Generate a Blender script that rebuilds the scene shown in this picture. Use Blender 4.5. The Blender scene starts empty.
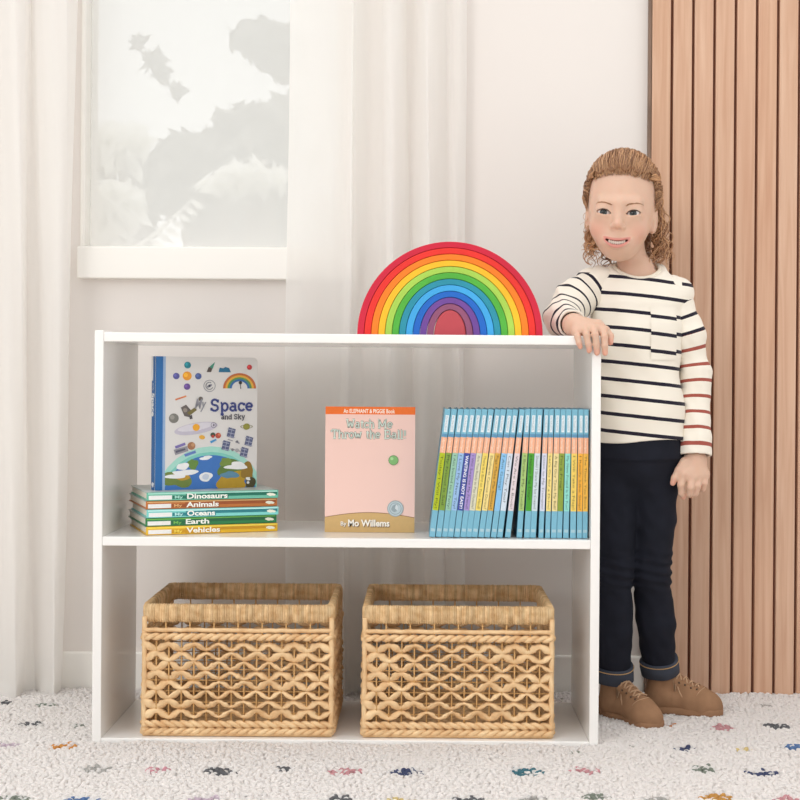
import bpy, bmesh, math, random
import numpy as np
from mathutils import Vector, Matrix
random.seed(7)
rng = np.random.default_rng(7)
PI = math.pi
SC = bpy.context.scene
COL = SC.collection

# ------------------------------------------------------------------ camera constants
FPX, DCAM, CAMX, CAMZ, ROLL = 1361.0, 2.45, 0.0396, 0.667, 0.0075
def P(px, py, Y=0.0):
    """world point seen at pixel (px, py) of the 800x800 photograph on the plane y = Y"""
    s = (DCAM + Y) / FPX
    dx, dy = px - 422.0, py - 381.0
    return Vector((CAMX + (dx + ROLL * dy) * s, Y, CAMZ - (dy - ROLL * dx) * s))

# ------------------------------------------------------------------ materials
def lin(c):
    out = []
    for v in c[:3]:
        v = v / 255.0
        out.append(v / 12.92 if v <= 0.04045 else ((v + 0.055) / 1.055) ** 2.4)
    return (out[0], out[1], out[2], 1.0)

MATS = {}
def mat(name, col, rough=0.55, noise=None, bump=None, spec=0.4, sss=0.0, attr=None, coat=0.0):
    """principled material; noise=(scale, amount[, stretch xyz]) varies the colour, bump=(scale, strength, distance)"""
    if name in MATS: return MATS[name]
    m = bpy.data.materials.new(name); m.use_nodes = True
    nt = m.node_tree; N = nt.nodes; L = nt.links
    b = N['Principled BSDF']
    c = lin(col)
    b.inputs['Base Color'].default_value = c
    b.inputs['Roughness'].default_value = rough
    b.inputs['Specular IOR Level'].default_value = spec
    b.inputs['Coat Weight'].default_value = coat
    if sss:
        b.inputs['Subsurface Weight'].default_value = sss
        b.inputs['Subsurface Radius'].default_value = (1.0, 0.4, 0.25)
        b.inputs['Subsurface Scale'].default_value = 0.004
    tc = N.new('ShaderNodeTexCoord')
    src = None
    if attr:
        a = N.new('ShaderNodeAttribute'); a.attribute_name = attr; src = a.outputs['Color']
    if noise:
        mp = N.new('ShaderNodeMapping'); L.new(tc.outputs['Object'], mp.inputs['Vector'])
        if len(noise) > 2: mp.inputs['Scale'].default_value = noise[2]
        n = N.new('ShaderNodeTexNoise'); n.inputs['Scale'].default_value = noise[0]; n.inputs['Detail'].default_value = 4
        L.new(mp.outputs[0], n.inputs['Vector'])
        mr = N.new('ShaderNodeMapRange'); mr.inputs['From Min'].default_value = 0.25; mr.inputs['From Max'].default_value = 0.75
        mr.inputs['To Min'].default_value = 1 - noise[1]; mr.inputs['To Max'].default_value = 1 + noise[1] * 0.5
        L.new(n.outputs['Fac'], mr.inputs['Value'])
        mx = N.new('ShaderNodeMix'); mx.data_type = 'RGBA'; mx.blend_type = 'MULTIPLY'; mx.inputs['Factor'].default_value = 1.0
        if src: L.new(src, mx.inputs['A'])
        else: mx.inputs['A'].default_value = c
        L.new(mr.outputs['Result'], mx.inputs['B'])
        src = mx.outputs['Result']
    if src: L.new(src, b.inputs['Base Color'])
    if bump:
        n = N.new('ShaderNodeTexNoise'); n.inputs['Scale'].default_value = bump[0]; n.inputs['Detail'].default_value = 5
        L.new(tc.outputs['Object'], n.inputs['Vector'])
        bp = N.new('ShaderNodeBump'); bp.inputs['Strength'].default_value = bump[1]
        bp.inputs['Distance'].default_value = bump[2] if len(bump) > 2 else 0.001
        L.new(n.outputs['Fac'], bp.inputs['Height']); L.new(bp.outputs['Normal'], b.inputs['Normal'])
    MATS[name] = m
    return m

def ink(col, rough=0.5):
    return mat('ink_%d_%d_%d' % tuple(col), col, rough, noise=(120, 0.05))

def cloth_mat(name, col, trans=0.35, clear=0.0):
    m = bpy.data.materials.new(name); m.use_nodes = True
    nt = m.node_tree; N = nt.nodes; L = nt.links
    out = N['Material Output']; b = N['Principled BSDF']
    b.inputs['Base Color'].default_value = lin(col); b.inputs['Roughness'].default_value = 0.85
    b.inputs['Specular IOR Level'].default_value = 0.15
    tc = N.new('ShaderNodeTexCoord')
    w = N.new('ShaderNodeTexNoise'); w.inputs['Scale'].default_value = 900; L.new(tc.outputs['Object'], w.inputs['Vector'])
    bp = N.new('ShaderNodeBump'); bp.inputs['Strength'].default_value = 0.15; bp.inputs['Distance'].default_value = 0.0006
    L.new(w.outputs['Fac'], bp.inputs['Height']); L.new(bp.outputs['Normal'], b.inputs['Normal'])
    t = N.new('ShaderNodeBsdfTranslucent'); t.inputs['Color'].default_value = lin(col)
    mx = N.new('ShaderNodeMixShader'); mx.inputs['Fac'].default_value = trans
    L.new(b.outputs[0], mx.inputs[1]); L.new(t.outputs[0], mx.inputs[2])
    last = mx
    if clear:
        tr = N.new('ShaderNodeBsdfTransparent')
        m2 = N.new('ShaderNodeMixShader'); m2.inputs['Fac'].default_value = clear
        L.new(mx.outputs[0], m2.inputs[1]); L.new(tr.outputs[0], m2.inputs[2]); last = m2
    L.new(last.outputs[0], out.inputs['Surface'])
    return m

# ------------------------------------------------------------------ object helpers
def empty(name, loc, label=None, cat=None, group=None, rz=0.0):
    o = bpy.data.objects.new(name, None); COL.objects.link(o)
    o.location = loc; o.rotation_euler = (0, 0, rz); o.empty_display_size = 0.05
    tag(o, label, cat, group); return o
def tag(o, label=None, cat=None, group=None, kind=None):
    if label: o['label'] = label
    if cat: o['category'] = cat
    if group: o['group'] = group
    if kind: o['kind'] = kind
    return o
def copy_tree(o, parent=None):
    c = o.copy(); COL.objects.link(c)
    if parent: c.parent = parent
    for ch in list(o.children): copy_tree(ch, c)
    return c

class MB:
    """collects shapes with several materials into ONE mesh"""
    def __init__(s): s.v = []; s.f = []; s.m = []; s.sm = []; s.mats = []
    def mi(s, m):
        if m not in s.mats: s.mats.append(m)
        return s.mats.index(m)
    def add(s, vs, fs, m, smooth=False):
        o = len(s.v); k = s.mi(m)
        s.v.extend([tuple(p) for p in vs])
        for f in fs: s.f.append([i + o for i in f]); s.m.append(k); s.sm.append(smooth)
    def box(s, lo, hi, m, bevel=0.0, seg=2, M=None):
        bm = bmesh.new(); bmesh.ops.create_cube(bm, size=1.0)
        c = [(lo[i] + hi[i]) / 2 for i in range(3)]; d = [hi[i] - lo[i] for i in range(3)]
        for v in bm.verts: v.co = Vector((c[i] + v.co[i] * d[i] for i in range(3)))
        if bevel: bmesh.ops.bevel(bm, geom=bm.edges[:], offset=bevel, segments=seg, affect='EDGES', profile=0.5)
        s.bm(bm, m, False, M)
    def bm(s, bm, m, smooth=False, M=None):
        bm.verts.index_update()
        vs = [(M @ v.co if M else v.co.copy()) for v in bm.verts]
        s.add(vs, [[v.index for v in f.verts] for f in bm.faces], m, smooth); bm.free()
    def tube(s, pts, r, m, n=8, close=False, caps=True, flat=1.0):
        """tube along points; r is a number or one per point; flat scales the thickness along the frame's second axis"""
        pts = [Vector(p) for p in pts]; k = len(pts)
        rs = r if isinstance(r, (list, tuple, np.ndarray)) else [r] * k
        vs, fs = [], []; up = None
        for i in range(k):
            if close: t = pts[(i + 1) % k] - pts[i - 1]
            else: t = pts[min(i + 1, k - 1)] - pts[max(i - 1, 0)]
            if t.length < 1e-9: t = Vector((0, 0, 1))
            t.normalize()
            if up is None:
                up = Vector((0, 0, 1)) if abs(t.z) < 0.9 else Vector((0, 1, 0))
            a = up - t * up.dot(t)
            if a.length < 1e-6: a = Vector((1, 0, 0)) - t * t.x
            a.normalize(); up = a; b = t.cross(a)
            for j in range(n):
                w = 2 * PI * j / n
                vs.append(pts[i] + (a * math.cos(w) + b * math.sin(w) * flat) * rs[i])
        for i in range(k if close else k - 1):
            i2 = (i + 1) % k
            for j in range(n): fs.append((i * n + j, i * n + (j + 1) % n, i2 * n + (j + 1) % n, i2 * n + j))
        if caps and not close: fs.append(tuple(range(n))[::-1]); fs.append(tuple((k - 1) * n + j for j in range(n)))
        s.add(vs, fs, m, True)
    def ell(s, c, r, m, seg=20, ring=12, M=None):
        bm = bmesh.new(); bmesh.ops.create_uvsphere(bm, u_segments=seg, v_segments=ring, radius=1.0)
        for v in bm.verts: v.co = Vector((c[0] + v.co.x * r[0], c[1] + v.co.y * r[1], c[2] + v.co.z * r[2]))
        s.bm(bm, m, True, M)
    def build(s, name, parent=None, loc=(0, 0, 0), rot=None):
        me = bpy.data.meshes.new(name); me.from_pydata(s.v, [], s.f)
        for m in s.mats: me.materials.append(m)
        me.polygons.foreach_set('material_index', s.m); me.polygons.foreach_set('use_smooth', s.sm)
        me.update()
        o = bpy.data.objects.new(name, me); COL.objects.link(o); o.location = loc
        if rot: o.rotation_euler = rot
        if parent: o.parent = parent
        return o

def np_mesh(name, V, F, mats, mi=None, smooth=True, parent=None):
    """mesh from numpy arrays (F is (n,3) or (n,4))"""
    me = bpy.data.meshes.new(name); k = F.shape[1]
    me.vertices.add(len(V)); me.vertices.foreach_set('co', np.ascontiguousarray(V, dtype=np.float32).ravel())
    me.loops.add(F.size); me.loops.foreach_set('vertex_index', np.ascontiguousarray(F, dtype=np.int32).ravel())
    me.polygons.add(len(F)); me.polygons.foreach_set('loop_start', np.arange(0, F.size, k, dtype=np.int32))
    for m in mats: me.materials.append(m)
    if mi is not None: me.polygons.foreach_set('material_index', np.ascontiguousarray(mi, dtype=np.int32))
    me.polygons.foreach_set('use_smooth', np.full(len(F), smooth))
    me.update(calc_edges=True); me.validate()
    o = bpy.data.objects.new(name, me); COL.objects.link(o)
    if parent: o.parent = parent
    return o

def text_geo(txt, size, bold=0.0, depth=0.0002, spacing=1.0, shear=0.0):
    """verts and faces of lettering in the xy plane, origin at the left end of the baseline"""
    cu = bpy.data.curves.new('lettering', 'FONT'); cu.body = txt; cu.size = size; cu.offset = bold
    cu.extrude = depth; cu.space_character = spacing; cu.resolution_u = 3; cu.shear = shear
    o = bpy.data.objects.new('lettering', cu); COL.objects.link(o)
    bpy.context.view_layer.update()
    dg = bpy.context.evaluated_depsgraph_get()
    me = bpy.data.meshes.new_from_object(o.evaluated_get(dg))
    vs = [v.co.copy() for v in me.vertices]; fs = [list(p.vertices) for p in me.polygons]
    bpy.data.objects.remove(o); bpy.data.meshes.remove(me); bpy.data.curves.remove(cu)
    return vs, fs
def put_text(mb, txt, size, m, M, width=None, bold=0.0, depth=0.0002, spacing=1.0, center=False, shear=0.0, lift=0.0):
    """lettering mapped by matrix M (x along the line, y up, z out of the page); fitted to width when given"""
    vs, fs = text_geo(txt, size, bold, depth, spacing, shear)
    if not vs: return
    x0 = min(v.x for v in vs); x1 = max(v.x for v in vs)
    k = (width / (x1 - x0)) if width else 1.0
    sh = -(x1 - x0) * k / 2 if center else 0.0
    mb.add([M @ Vector(((v.x - x0) * k + sh, v.y, v.z + lift)) for v in vs], fs, m)

def quad_M(o, x, y):
    """matrix with origin o, x axis x, y axis y, z = x cross y"""
    x = Vector(x).normalized(); y = Vector(y).normalized(); z = x.cross(y)
    return Matrix(((x.x, y.x, z.x, o[0]), (x.y, y.y, z.y, o[1]), (x.z, y.z, z.z, o[2]), (0, 0, 0, 1)))
# ------------------------------------------------------------------ room shell
WALLY = 0.44
m_wall = mat('wall_paint', (229, 222, 216), 0.9, noise=(3, 0.015), bump=(220, 0.08, 0.0006), spec=0.2)
m_trim = mat('trim_paint', (240, 236, 229), 0.45, noise=(4, 0.02), bump=(60, 0.03, 0.0004))
m_floor = mat('floor_boards', (240, 230, 218), 0.5, noise=(6, 0.12, (1, 9, 1)))

WX0, WX1, WZ0, WZ1 = P(84, 150, WALLY).x, P(350, 150, WALLY).x, P(200, 262, WALLY).z, 1.95
mb = MB()
def wall_piece(x0, x1, z0, z1):
    mb.box((x0, WALLY, z0), (x1, WALLY + 0.12, z1), m_wall)
XL, XR, ZT = -2.2, 2.2, 2.5
wall_piece(XL, WX0, -0.02, ZT); wall_piece(WX1, XR, -0.02, ZT)
wall_piece(WX0, WX1, -0.02, WZ0); wall_piece(WX0, WX1, WZ1, ZT)
tag(mb.build('wall_back'), 'off-white painted wall behind the bookcase and curtains', None, kind='structure')

mb = MB(); mb.box((XL, -3.2, -0.05), (XR, WALLY + 0.12, 0.0), m_floor)
tag(mb.build('floor'), 'pale floor under the rug', None, kind='structure')

# baseboard, left of the slat panel
mb = MB()
mb.box((XL, WALLY - 0.012, 0.0), (P(649, 600, WALLY).x, WALLY + 0.001, 0.088), m_trim, 0.003)
tag(mb.build('baseboard_back'), 'white baseboard along the foot of the wall', None, kind='structure')

# window: frame with bottom rail, sill, jambs, head, glass
win = empty('window_1', ((WX0 + WX1) / 2, WALLY, WZ0)); tag(win, 'white framed window with bright leafy view above the bookcase', None, kind='structure')
def loc(o, root=win):
    o.location = Vector(o.location) - Vector(root.location); return o
zb, zt = P(180, 279, WALLY - 0.02).z, P(180, 247, WALLY - 0.02).z
mb = MB()
mb.box((WX0 - 0.007, WALLY - 0.026, zb), (WX1 + 0.02, WALLY + 0.004, zt), m_trim, 0.003)
loc(mb.build('window_sill', win))
mb = MB()
fx0 = P(88.5, 150, WALLY + 0.02).x
for x0, x1 in ((WX0 - 0.006, fx0), (WX1 - 0.03, WX1 + 0.006)):
    mb.box((x0, WALLY - 0.006, zt - 0.005), (x1, WALLY + 0.06, WZ1 + 0.006), m_trim, 0.003)
mb.box((WX0, WALLY - 0.006, WZ1 - 0.04), (WX1, WALLY + 0.06, WZ1 + 0.006), m_trim, 0.003)
mb.box((WX0, WALLY + 0.01, zt - 0.02), (WX1, WALLY + 0.06, zt + 0.004), m_trim, 0.002)
loc(mb.build('window_frame', win))
# glass with a translucent veil added to imitate the haze of overexposed daylight
mg = bpy.data.materials.new('window_glass'); mg.use_nodes = True
nt = mg.node_tree; N = nt.nodes; L = nt.links
g = N['Principled BSDF']; g.inputs['Roughness'].default_value = 0.03; g.inputs['Base Color'].default_value = (0.9, 0.92, 0.92, 1)
tr = N.new('ShaderNodeBsdfTransparent'); mx = N.new('ShaderNodeMixShader')
fr = N.new('ShaderNodeFresnel'); fr.inputs['IOR'].default_value = 1.25
L.new(fr.outputs[0], mx.inputs['Fac']); L.new(tr.outputs[0], mx.inputs[1]); L.new(g.outputs[0], mx.inputs[2])
hz_ = N.new('ShaderNodeBsdfTranslucent'); hz_.inputs['Color'].default_value = (0.93, 0.92, 0.90, 1)
m3 = N.new('ShaderNodeMixShader'); m3.inputs['Fac'].default_value = 0.60
L.new(mx.outputs[0], m3.inputs[1]); L.new(hz_.outputs[0], m3.inputs[2])
L.new(m3.outputs[0], N['Material Output'].inputs['Surface'])
mb = MB(); mb.box((fx0 - 0.004, WALLY + 0.038, zt), (WX1 - 0.028, WALLY + 0.042, WZ1 - 0.03), mg)
loc(mb.build('window_pane', win))

# ------------------------------------------------------------------ slatted wood panel
SLY = WALLY - 0.022
def slat_mat():
    m = bpy.data.materials.new('slat_wood'); m.use_nodes = True
    nt = m.node_tree; N = nt.nodes; L = nt.links; b = N['Principled BSDF']
    b.inputs['Roughness'].default_value = 0.42; b.inputs['Specular IOR Level'].default_value = 0.5
    tc = N.new('ShaderNodeTexCoord')
    at = N.new('ShaderNodeAttribute'); at.attribute_name = 'tone'
    mp = N.new('ShaderNodeMapping'); mp.inputs['Scale'].default_value = (60, 60, 2.2); L.new(tc.outputs['Object'], mp.inputs[0])
    n = N.new('ShaderNodeTexNoise'); n.inputs['Scale'].default_value = 1.5; n.inputs['Detail'].default_value = 6; n.inputs['Distortion'].default_value = 0.6
    L.new(mp.outputs[0], n.inputs['Vector'])
    r = N.new('ShaderNodeValToRGB'); r.color_ramp.elements[0].position = 0.25; r.color_ramp.elements[1].position = 0.8
    r.color_ramp.elements[0].color = lin((192, 147, 118)); r.color_ramp.elements[1].color = lin((216, 180, 153))
    L.new(n.outputs['Fac'], r.inputs[0])
    mx = N.new('ShaderNodeMix'); mx.data_type = 'RGBA'; mx.blend_type = 'MULTIPLY'; mx.inputs['Factor'].default_value = 1
    L.new(r.outputs[0], mx.inputs['A']); L.new(at.outputs['Color'], mx.inputs['B'])
    # small dark knots
    v = N.new('ShaderNodeTexVoronoi'); v.inputs['Scale'].default_value = 9.0; L.new(tc.outputs['Object'], v.inputs['Vector'])
    lt = N.new('ShaderNodeMath'); lt.operation = 'LESS_THAN'; lt.inputs[1].default_value = 0.022; L.new(v.outputs['Distance'], lt.inputs[0])
    m2 = N.new('ShaderNodeMix'); m2.data_type = 'RGBA'; m2.inputs['B'].default_value = lin((120, 78, 55))
    L.new(lt.outputs[0], m2.inputs['Factor']); L.new(mx.outputs['Result'], m2.inputs['A'])
    L.new(m2.outputs['Result'], b.inputs['Base Color'])
    bp = N.new('ShaderNodeBump'); bp.inputs['Strength'].default_value = 0.12; bp.inputs['Distance'].default_value = 0.0008
    L.new(n.outputs['Fac'], bp.inputs['Height']); L.new(bp.outputs['Normal'], b.inputs['Normal'])
    return m
m_slat = slat_mat()
m_back = mat('slat_backing', (120, 76, 58), 0.9, noise=(20, 0.2))
m_edge = mat('slat_edge_trim', (132, 108, 92), 0.7, noise=(14, 0.35))
sx0 = P(648.3, 200, SLY).x
pitch = 21.25 * (DCAM + SLY) / FPX
sp = empty('slat_panel', (sx0, WALLY, 0.0), 'pink-beige wall panel of upright wooden slats behind the child', 'wall panel')
NS = 17
mb = MB(); mb.box((0.002, -0.012, 0.0), (0.006 + pitch * NS, -0.0005, 2.35), m_back); mb.build('backing_board', sp)
mb = MB(); mb.box((0, -0.019, 0.0), (0.0055, -0.0005, 2.35), m_edge, 0.001); mb.build('edge_trim', sp)
tones = [(1.0, 0.99, 0.97), (1.0, 0.985, 0.975), (1.01, 1.0, 1.0), (1.02, 1.02, 1.02), (1.0, 0.975, 0.965), (1.01, 0.98, 0.96), (1.03, 1.04, 1.05), (0.99, 0.97, 0.95)]
for i in range(NS):
    mb = MB(); x0 = 0.0062 + i * pitch
    mb.box((x0, -0.022, 0.0), (x0 + pitch - 0.0058, -0.011, 2.35), m_slat, 0.0016)
    o = mb.build('slat', sp)
    ca = o.data.color_attributes.new('tone', 'FLOAT_COLOR', 'POINT')
    t = tones[i % 8]
    for d in ca.data: d.color = (t[0], t[1], t[2], 1)

# ------------------------------------------------------------------ curtains
def curtain(name, top, bot, z0, z1, label, m, nz=60, wob=0.003, seed=0):
    """top/bot: lists of (x, y) profile points; smooth interpolation across, blended down the height"""
    def dense(pl, n):
        pl = np.array(pl); t = np.linspace(0, len(pl) - 1, n); out = []
        for k in t:
            i = min(int(k), len(pl) - 2); u = k - i
            p0, p1, p2, p3 = pl[max(i - 1, 0)], pl[i], pl[i + 1], pl[min(i + 2, len(pl) - 1)]
            out.append(0.5 * (2 * p1 + (p2 - p0) * u + (2 * p0 - 5 * p1 + 4 * p2 - p3) * u * u + (3 * p1 - p0 - 3 * p2 + p3) * u ** 3))
        return np.array(out)
    n = len(top) * 9
    A, B = dense(top, n), dense(bot, n); vs, fs = [], []
    for j in range(nz + 1):
        t = j / nz; z = z0 + (z1 - z0) * t
        for i in range(n):
            p = B[i] * (1 - t) + A[i] * t
            w = wob * math.sin(z * 5 + i * 0.21 + seed) * (1 - t * 0.5)
            vs.append((p[0] + w, p[1] + 0.6 * wob * math.sin(z * 7.3 + i * 0.4 + seed), z))
    for j in range(nz):
        for i in range(n - 1): fs.append((j * n + i, j * n + i + 1, (j + 1) * n + i + 1, (j + 1) * n + i))
    root = empty(name, (A[n // 2][0], WALLY - 0.05, z1), label, 'curtain')
    b = MB(); b.add([Vector(v) - root.location for v in vs], fs, m, True); o = b.build('cloth', root)
    # stitched hem band along the foot
    b = MB(); k = 3; hv, hf = [], []
    for r_, zz in enumerate((z0, z0 + 0.03)):
        for i in range(n): hv.append(Vector((B[i][0] + wob * math.sin(zz * 5 + i * 0.21 + seed), B[i][1] - 0.0012 + 0.6 * wob * math.sin(zz * 7.3 + i * 0.4 + seed), zz)) - root.location)
    for i in range(n - 1): hf.append((i, i + 1, n + i + 1, n + i))
    b.add(hv, hf, m, True); b.build('hem', root)
    # rod pocket at the top
    b = MB(); b.tube([Vector((A[0][0], WALLY - 0.05, z1 + 0.01)) - root.location, Vector((A[-1][0], WALLY - 0.05, z1 + 0.01)) - root.location], 0.018, m, 12); b.build('heading', root)
    return root
m_cur = cloth_mat('sheer_curtain', (251, 249, 246), 0.55, 0.12)
m_cur2 = cloth_mat('sheer_curtain_left', (251, 249, 246), 0.55, 0.08)
def prof(pts): return [(P(x, 350, y).x, y) for x, y in pts]
curtain('curtain', prof([(287, .405), (300, .392), (330, .384), (348, .380), (354, .366), (359, .388), (368, .404), (380, .392), (386, .36), (392, .352), (399, .37), (405, .398), (412, .402), (419, .368), (426, .352), (434, .37), (441, .402), (448, .404), (456, .40), (462, .412)]),
        prof([(286, .408), (299, .394), (322, .386), (338, .382), (346, .366), (352, .388), (364, .404), (378, .394), (385, .36), (393, .348), (401, .37), (407, .398), (414, .402), (421, .368), (428, .35), (437, .37), (445, .402), (452, .404), (460, .40), (466, .412)]),
        0.012, 2.3, 'white sheer curtain at the window edge nearest the rainbow, in narrow folds', m_cur, seed=1)
curtain('curtain', prof([(-70, .40), (-52, .36), (-36, .352), (-20, .385), (-6, .372), (4, .36), (14, .352), (23, .358), (26, .385), (29, .372), (38, .352), (54, .346), (68, .352), (76, .372), (81, .402)]),
        prof([(-70, .40), (-52, .35), (-36, .345), (-20, .38), (-6, .36), (4, .345), (14, .335), (22, .345), (26, .392), (34, .402), (42, .398), (49, .37), (55, .352), (60, .36), (64, .388)]),
        0.012, 2.3, 'white curtain in broad folds on the window side away from the rainbow', m_cur2, seed=3)

# ------------------------------------------------------------------ garden outside the window
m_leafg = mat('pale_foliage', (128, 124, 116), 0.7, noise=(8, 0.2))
m_leafw = cloth_mat('daylit_white_leaf', (250, 249, 244), 0.55)  # near-white colour stands in for strong daylight on the leaves
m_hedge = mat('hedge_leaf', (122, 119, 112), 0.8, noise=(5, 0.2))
def leaf_cloud(name, blobs, nleaf, size, m, label, cat, stem=True, seed=0, spread=0.35):
    """a bush or crown of separate leaves scattered through ellipsoid masses, with a stem"""
    r = np.random.default_rng(seed); V, F = [], []
    base = Vector(blobs[0][0]); 
    tot = sum(b[1][0] * b[1][2] for b in blobs)
    root = empty(name, (base.x, base.y, 0.0), label, cat)
    for c, rad in blobs:
        k = int(nleaf * rad[0] * rad[2] / tot)
        for _ in range(k):
            d = r.normal(size=3); d /= np.linalg.norm(d); d *= 1.25 * r.random() ** spread
            p = np.array(c) + d * np.array(rad) - np.array(root.location)
            a = r.normal(size=3); a /= np.linalg.norm(a); b = np.cross(a, r.normal(size=3)); b /= np.linalg.norm(b)
            s = size * r.uniform(0.6, 1.3); o = len(V)
            V += [p - a * s, p - a * .3 * s + b * .38 * s, p + a * .4 * s + b * .33 * s, p + a * s, p + a * .4 * s - b * .33 * s, p - a * .3 * s - b * .38 * s]
            F += [(o, o + 1, o + 2), (o, o + 2, o + 3), (o, o + 3, o + 4), (o, o + 4, o + 5)]
    np_mesh('foliage', np.array(V), np.array(F), [m], smooth=False, parent=root)
    b = MB(); 
    for c, rad in blobs[:3]:
        q = Vector(c) - root.location
        b.tube([(q.x * .3, q.y * .3, -0.36), (q.x * .5, q.y * .5, q.z * .4), (q.x * .9, q.y, q.z * .8), q], [0.05, 0.04, 0.03, 0.015], mat('bark', (120, 108, 94), 0.9, noise=(10, 0.2)), 7)
    b.build('trunk', root)
    return root
def B(px, py, Y, rx, rz, ry=None):
    p = P(px, py, Y); s = (DCAM + Y) / FPX
    return (tuple(p), (rx * s, (ry or rx) * s, rz * s))
GY = 4.2
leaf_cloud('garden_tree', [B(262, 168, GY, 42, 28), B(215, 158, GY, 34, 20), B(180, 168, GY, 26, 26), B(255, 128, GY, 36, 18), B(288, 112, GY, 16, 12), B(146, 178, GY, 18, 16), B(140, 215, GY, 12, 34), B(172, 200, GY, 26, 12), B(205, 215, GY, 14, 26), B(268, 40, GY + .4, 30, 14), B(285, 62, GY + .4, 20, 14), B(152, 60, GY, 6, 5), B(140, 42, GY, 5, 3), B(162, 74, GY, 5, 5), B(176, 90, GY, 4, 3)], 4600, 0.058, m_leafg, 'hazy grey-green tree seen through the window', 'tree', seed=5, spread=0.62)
mb = MB()
hp0, hp1 = P(192, 240, GY + .6), P(420, 194, GY + .6)
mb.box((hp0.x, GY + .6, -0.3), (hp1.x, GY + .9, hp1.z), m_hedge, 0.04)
o = mb.build('garden_wall'); tag(o, 'low grey garden wall outside the window', 'garden wall')
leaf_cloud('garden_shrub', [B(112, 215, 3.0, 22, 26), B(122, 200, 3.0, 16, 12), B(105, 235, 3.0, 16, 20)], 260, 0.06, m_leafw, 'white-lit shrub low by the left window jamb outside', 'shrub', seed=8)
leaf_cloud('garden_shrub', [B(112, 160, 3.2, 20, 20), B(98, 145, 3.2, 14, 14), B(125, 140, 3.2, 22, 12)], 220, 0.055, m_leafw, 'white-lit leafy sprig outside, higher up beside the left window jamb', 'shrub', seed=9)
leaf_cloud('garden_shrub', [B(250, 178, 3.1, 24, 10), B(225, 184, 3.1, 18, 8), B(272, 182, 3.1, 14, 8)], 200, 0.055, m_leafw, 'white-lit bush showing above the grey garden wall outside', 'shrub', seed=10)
# palm frond low in the view
fr_ = empty('garden_palm', tuple(P(150, 250, 2.6)), 'pale palm frond just above the window sill outside', 'palm')
b = MB(); s_ = (DCAM + 2.6) / FPX
b.tube([(-20 * s_, 0, -2 * s_), (10 * s_, 0.02, 22 * s_), (44 * s_, 0.0, 52 * s_)], [0.008, 0.007, 0.003], m_leafw, 6); b.build('midrib', fr_)
b = MB(); b.tube([(-20 * s_, 0, -2 * s_), (-26 * s_, 0.02, -0.3), (-24 * s_, 0.03, -0.35 - fr_.location.z)], [0.008, 0.02, 0.03], mat('bark', (120, 108, 94), 0.9, noise=(10, 0.2)), 7); b.build('stalk', fr_)
b = MB()
for k in range(9):
    t = k / 8; c = Vector(((-18 + 58 * t) * s_, 0.0, (0 + 50 * t) * s_))
    d = Vector((26 * s_, -0.01, -16 * s_)) * (1 - .45 * t)
    nrm = Vector((0.5, 0, 0.86)) * 3.4 * s_
    b.add([c, c + d * .5 + nrm, c + d, c + d * .5 - nrm, c + d * .5 + Vector((0, -.015, 0))], [(0, 1, 4), (1, 2, 4), (2, 3, 4), (3, 0, 4)], m_leafw)
b.build('leaflet_blades', fr_)
mb = MB(); mb.box((-14, 0.6, -0.45), (14, 30, -0.35), mat('lawn', (170, 168, 158), 0.95, noise=(2, 0.2)))
o = mb.build('ground_outside'); tag(o, 'pale ground outside the window', None, kind='structure')
# ------------------------------------------------------------------ rug with a tufted pile
m_rugb = mat('rug_backing', (253, 251, 248), 0.95, noise=(40, 0.03))
PILE = {'cream': (254, 250, 247), 'orange': (232, 172, 96), 'pink': (232, 176, 186), 'navy': (92, 100, 134), 'dark': (128, 128, 130), 'blue': (118, 150, 196),
        'teal': (96, 146, 158), 'yellow': (238, 220, 162), 'grey': (204, 201, 196), 'green': (156, 164, 150), 'ochre': (226, 176, 100), 'rust': (216, 152, 100), 'lilac': (226, 210, 220), 'rose': (226, 174, 178)}
pnames = list(PILE); pm = [cloth_mat('yarn_' + k, PILE[k], 0.5) for k in pnames]
spots = [(30, 721, 'dark'), (80, 722, 'green', .6), (6, 742, 'lilac', .8), (62, 743, 'orange'), (47, 701, 'green', .8), (5, 700, 'dark', .7), (95, 766, 'grey'), (158, 767, 'pink', .9),
         (219, 767, 'dark'), (283, 766, 'dark', .9), (345, 768, 'rose', 1.2), (403, 768, 'navy'), (15, 795, 'green'), (79, 796, 'blue'), (205, 795, 'lilac'), (260, 793, 'grey', .7),
         (338, 796, 'dark'), (458, 768, 'grey', .6), (524, 768, 'teal', 1.1), (585, 767, 'rose'), (402, 797, 'yellow'), (468, 797, 'dark'), (530, 795, 'grey'), (594, 793, 'green'),
         (657, 797, 'grey'), (718, 793, 'ochre', 1.1), (702, 766, 'green'), (764, 770, 'navy', 1.1), (686, 745, 'navy', .8), (744, 747, 'yellow', .7), (796, 744, 'blue'), (722, 724, 'rose'),
         (776, 723, 'dark'), (670, 722, 'rust', .7), (763, 702, 'grey', .6), (785, 797, 'rose'), (628, 743, 'grey', .6), (345, 749, 'grey', .35), (575, 749, 'green', .5), (282, 749, 'grey', .3), (100, 703, 'grey', .5),
         (-60, 745, 'pink'), (-30, 770, 'navy'), (860, 724, 'blue'), (830, 770, 'rust'), (850, 797, 'green'), (-50, 796, 'yellow')]
def ground_pt(px, py, z=0.02):
    dx, dy = px - 422.0, py - 381.0
    k = (CAMZ - z) / (dy - ROLL * dx)
    return (CAMX + (dx + ROLL * dy) * k, k * FPX - DCAM)
rug = empty('rug', (0.0, -0.3, 0.0), 'white shaggy rug with small multicoloured flecks', 'rug')
RX0, RX1, RY0, RY1 = -1.15, 1.25, -1.1, WALLY - 0.02
SHX0, SHX1 = -0.5505, 0.362
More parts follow.
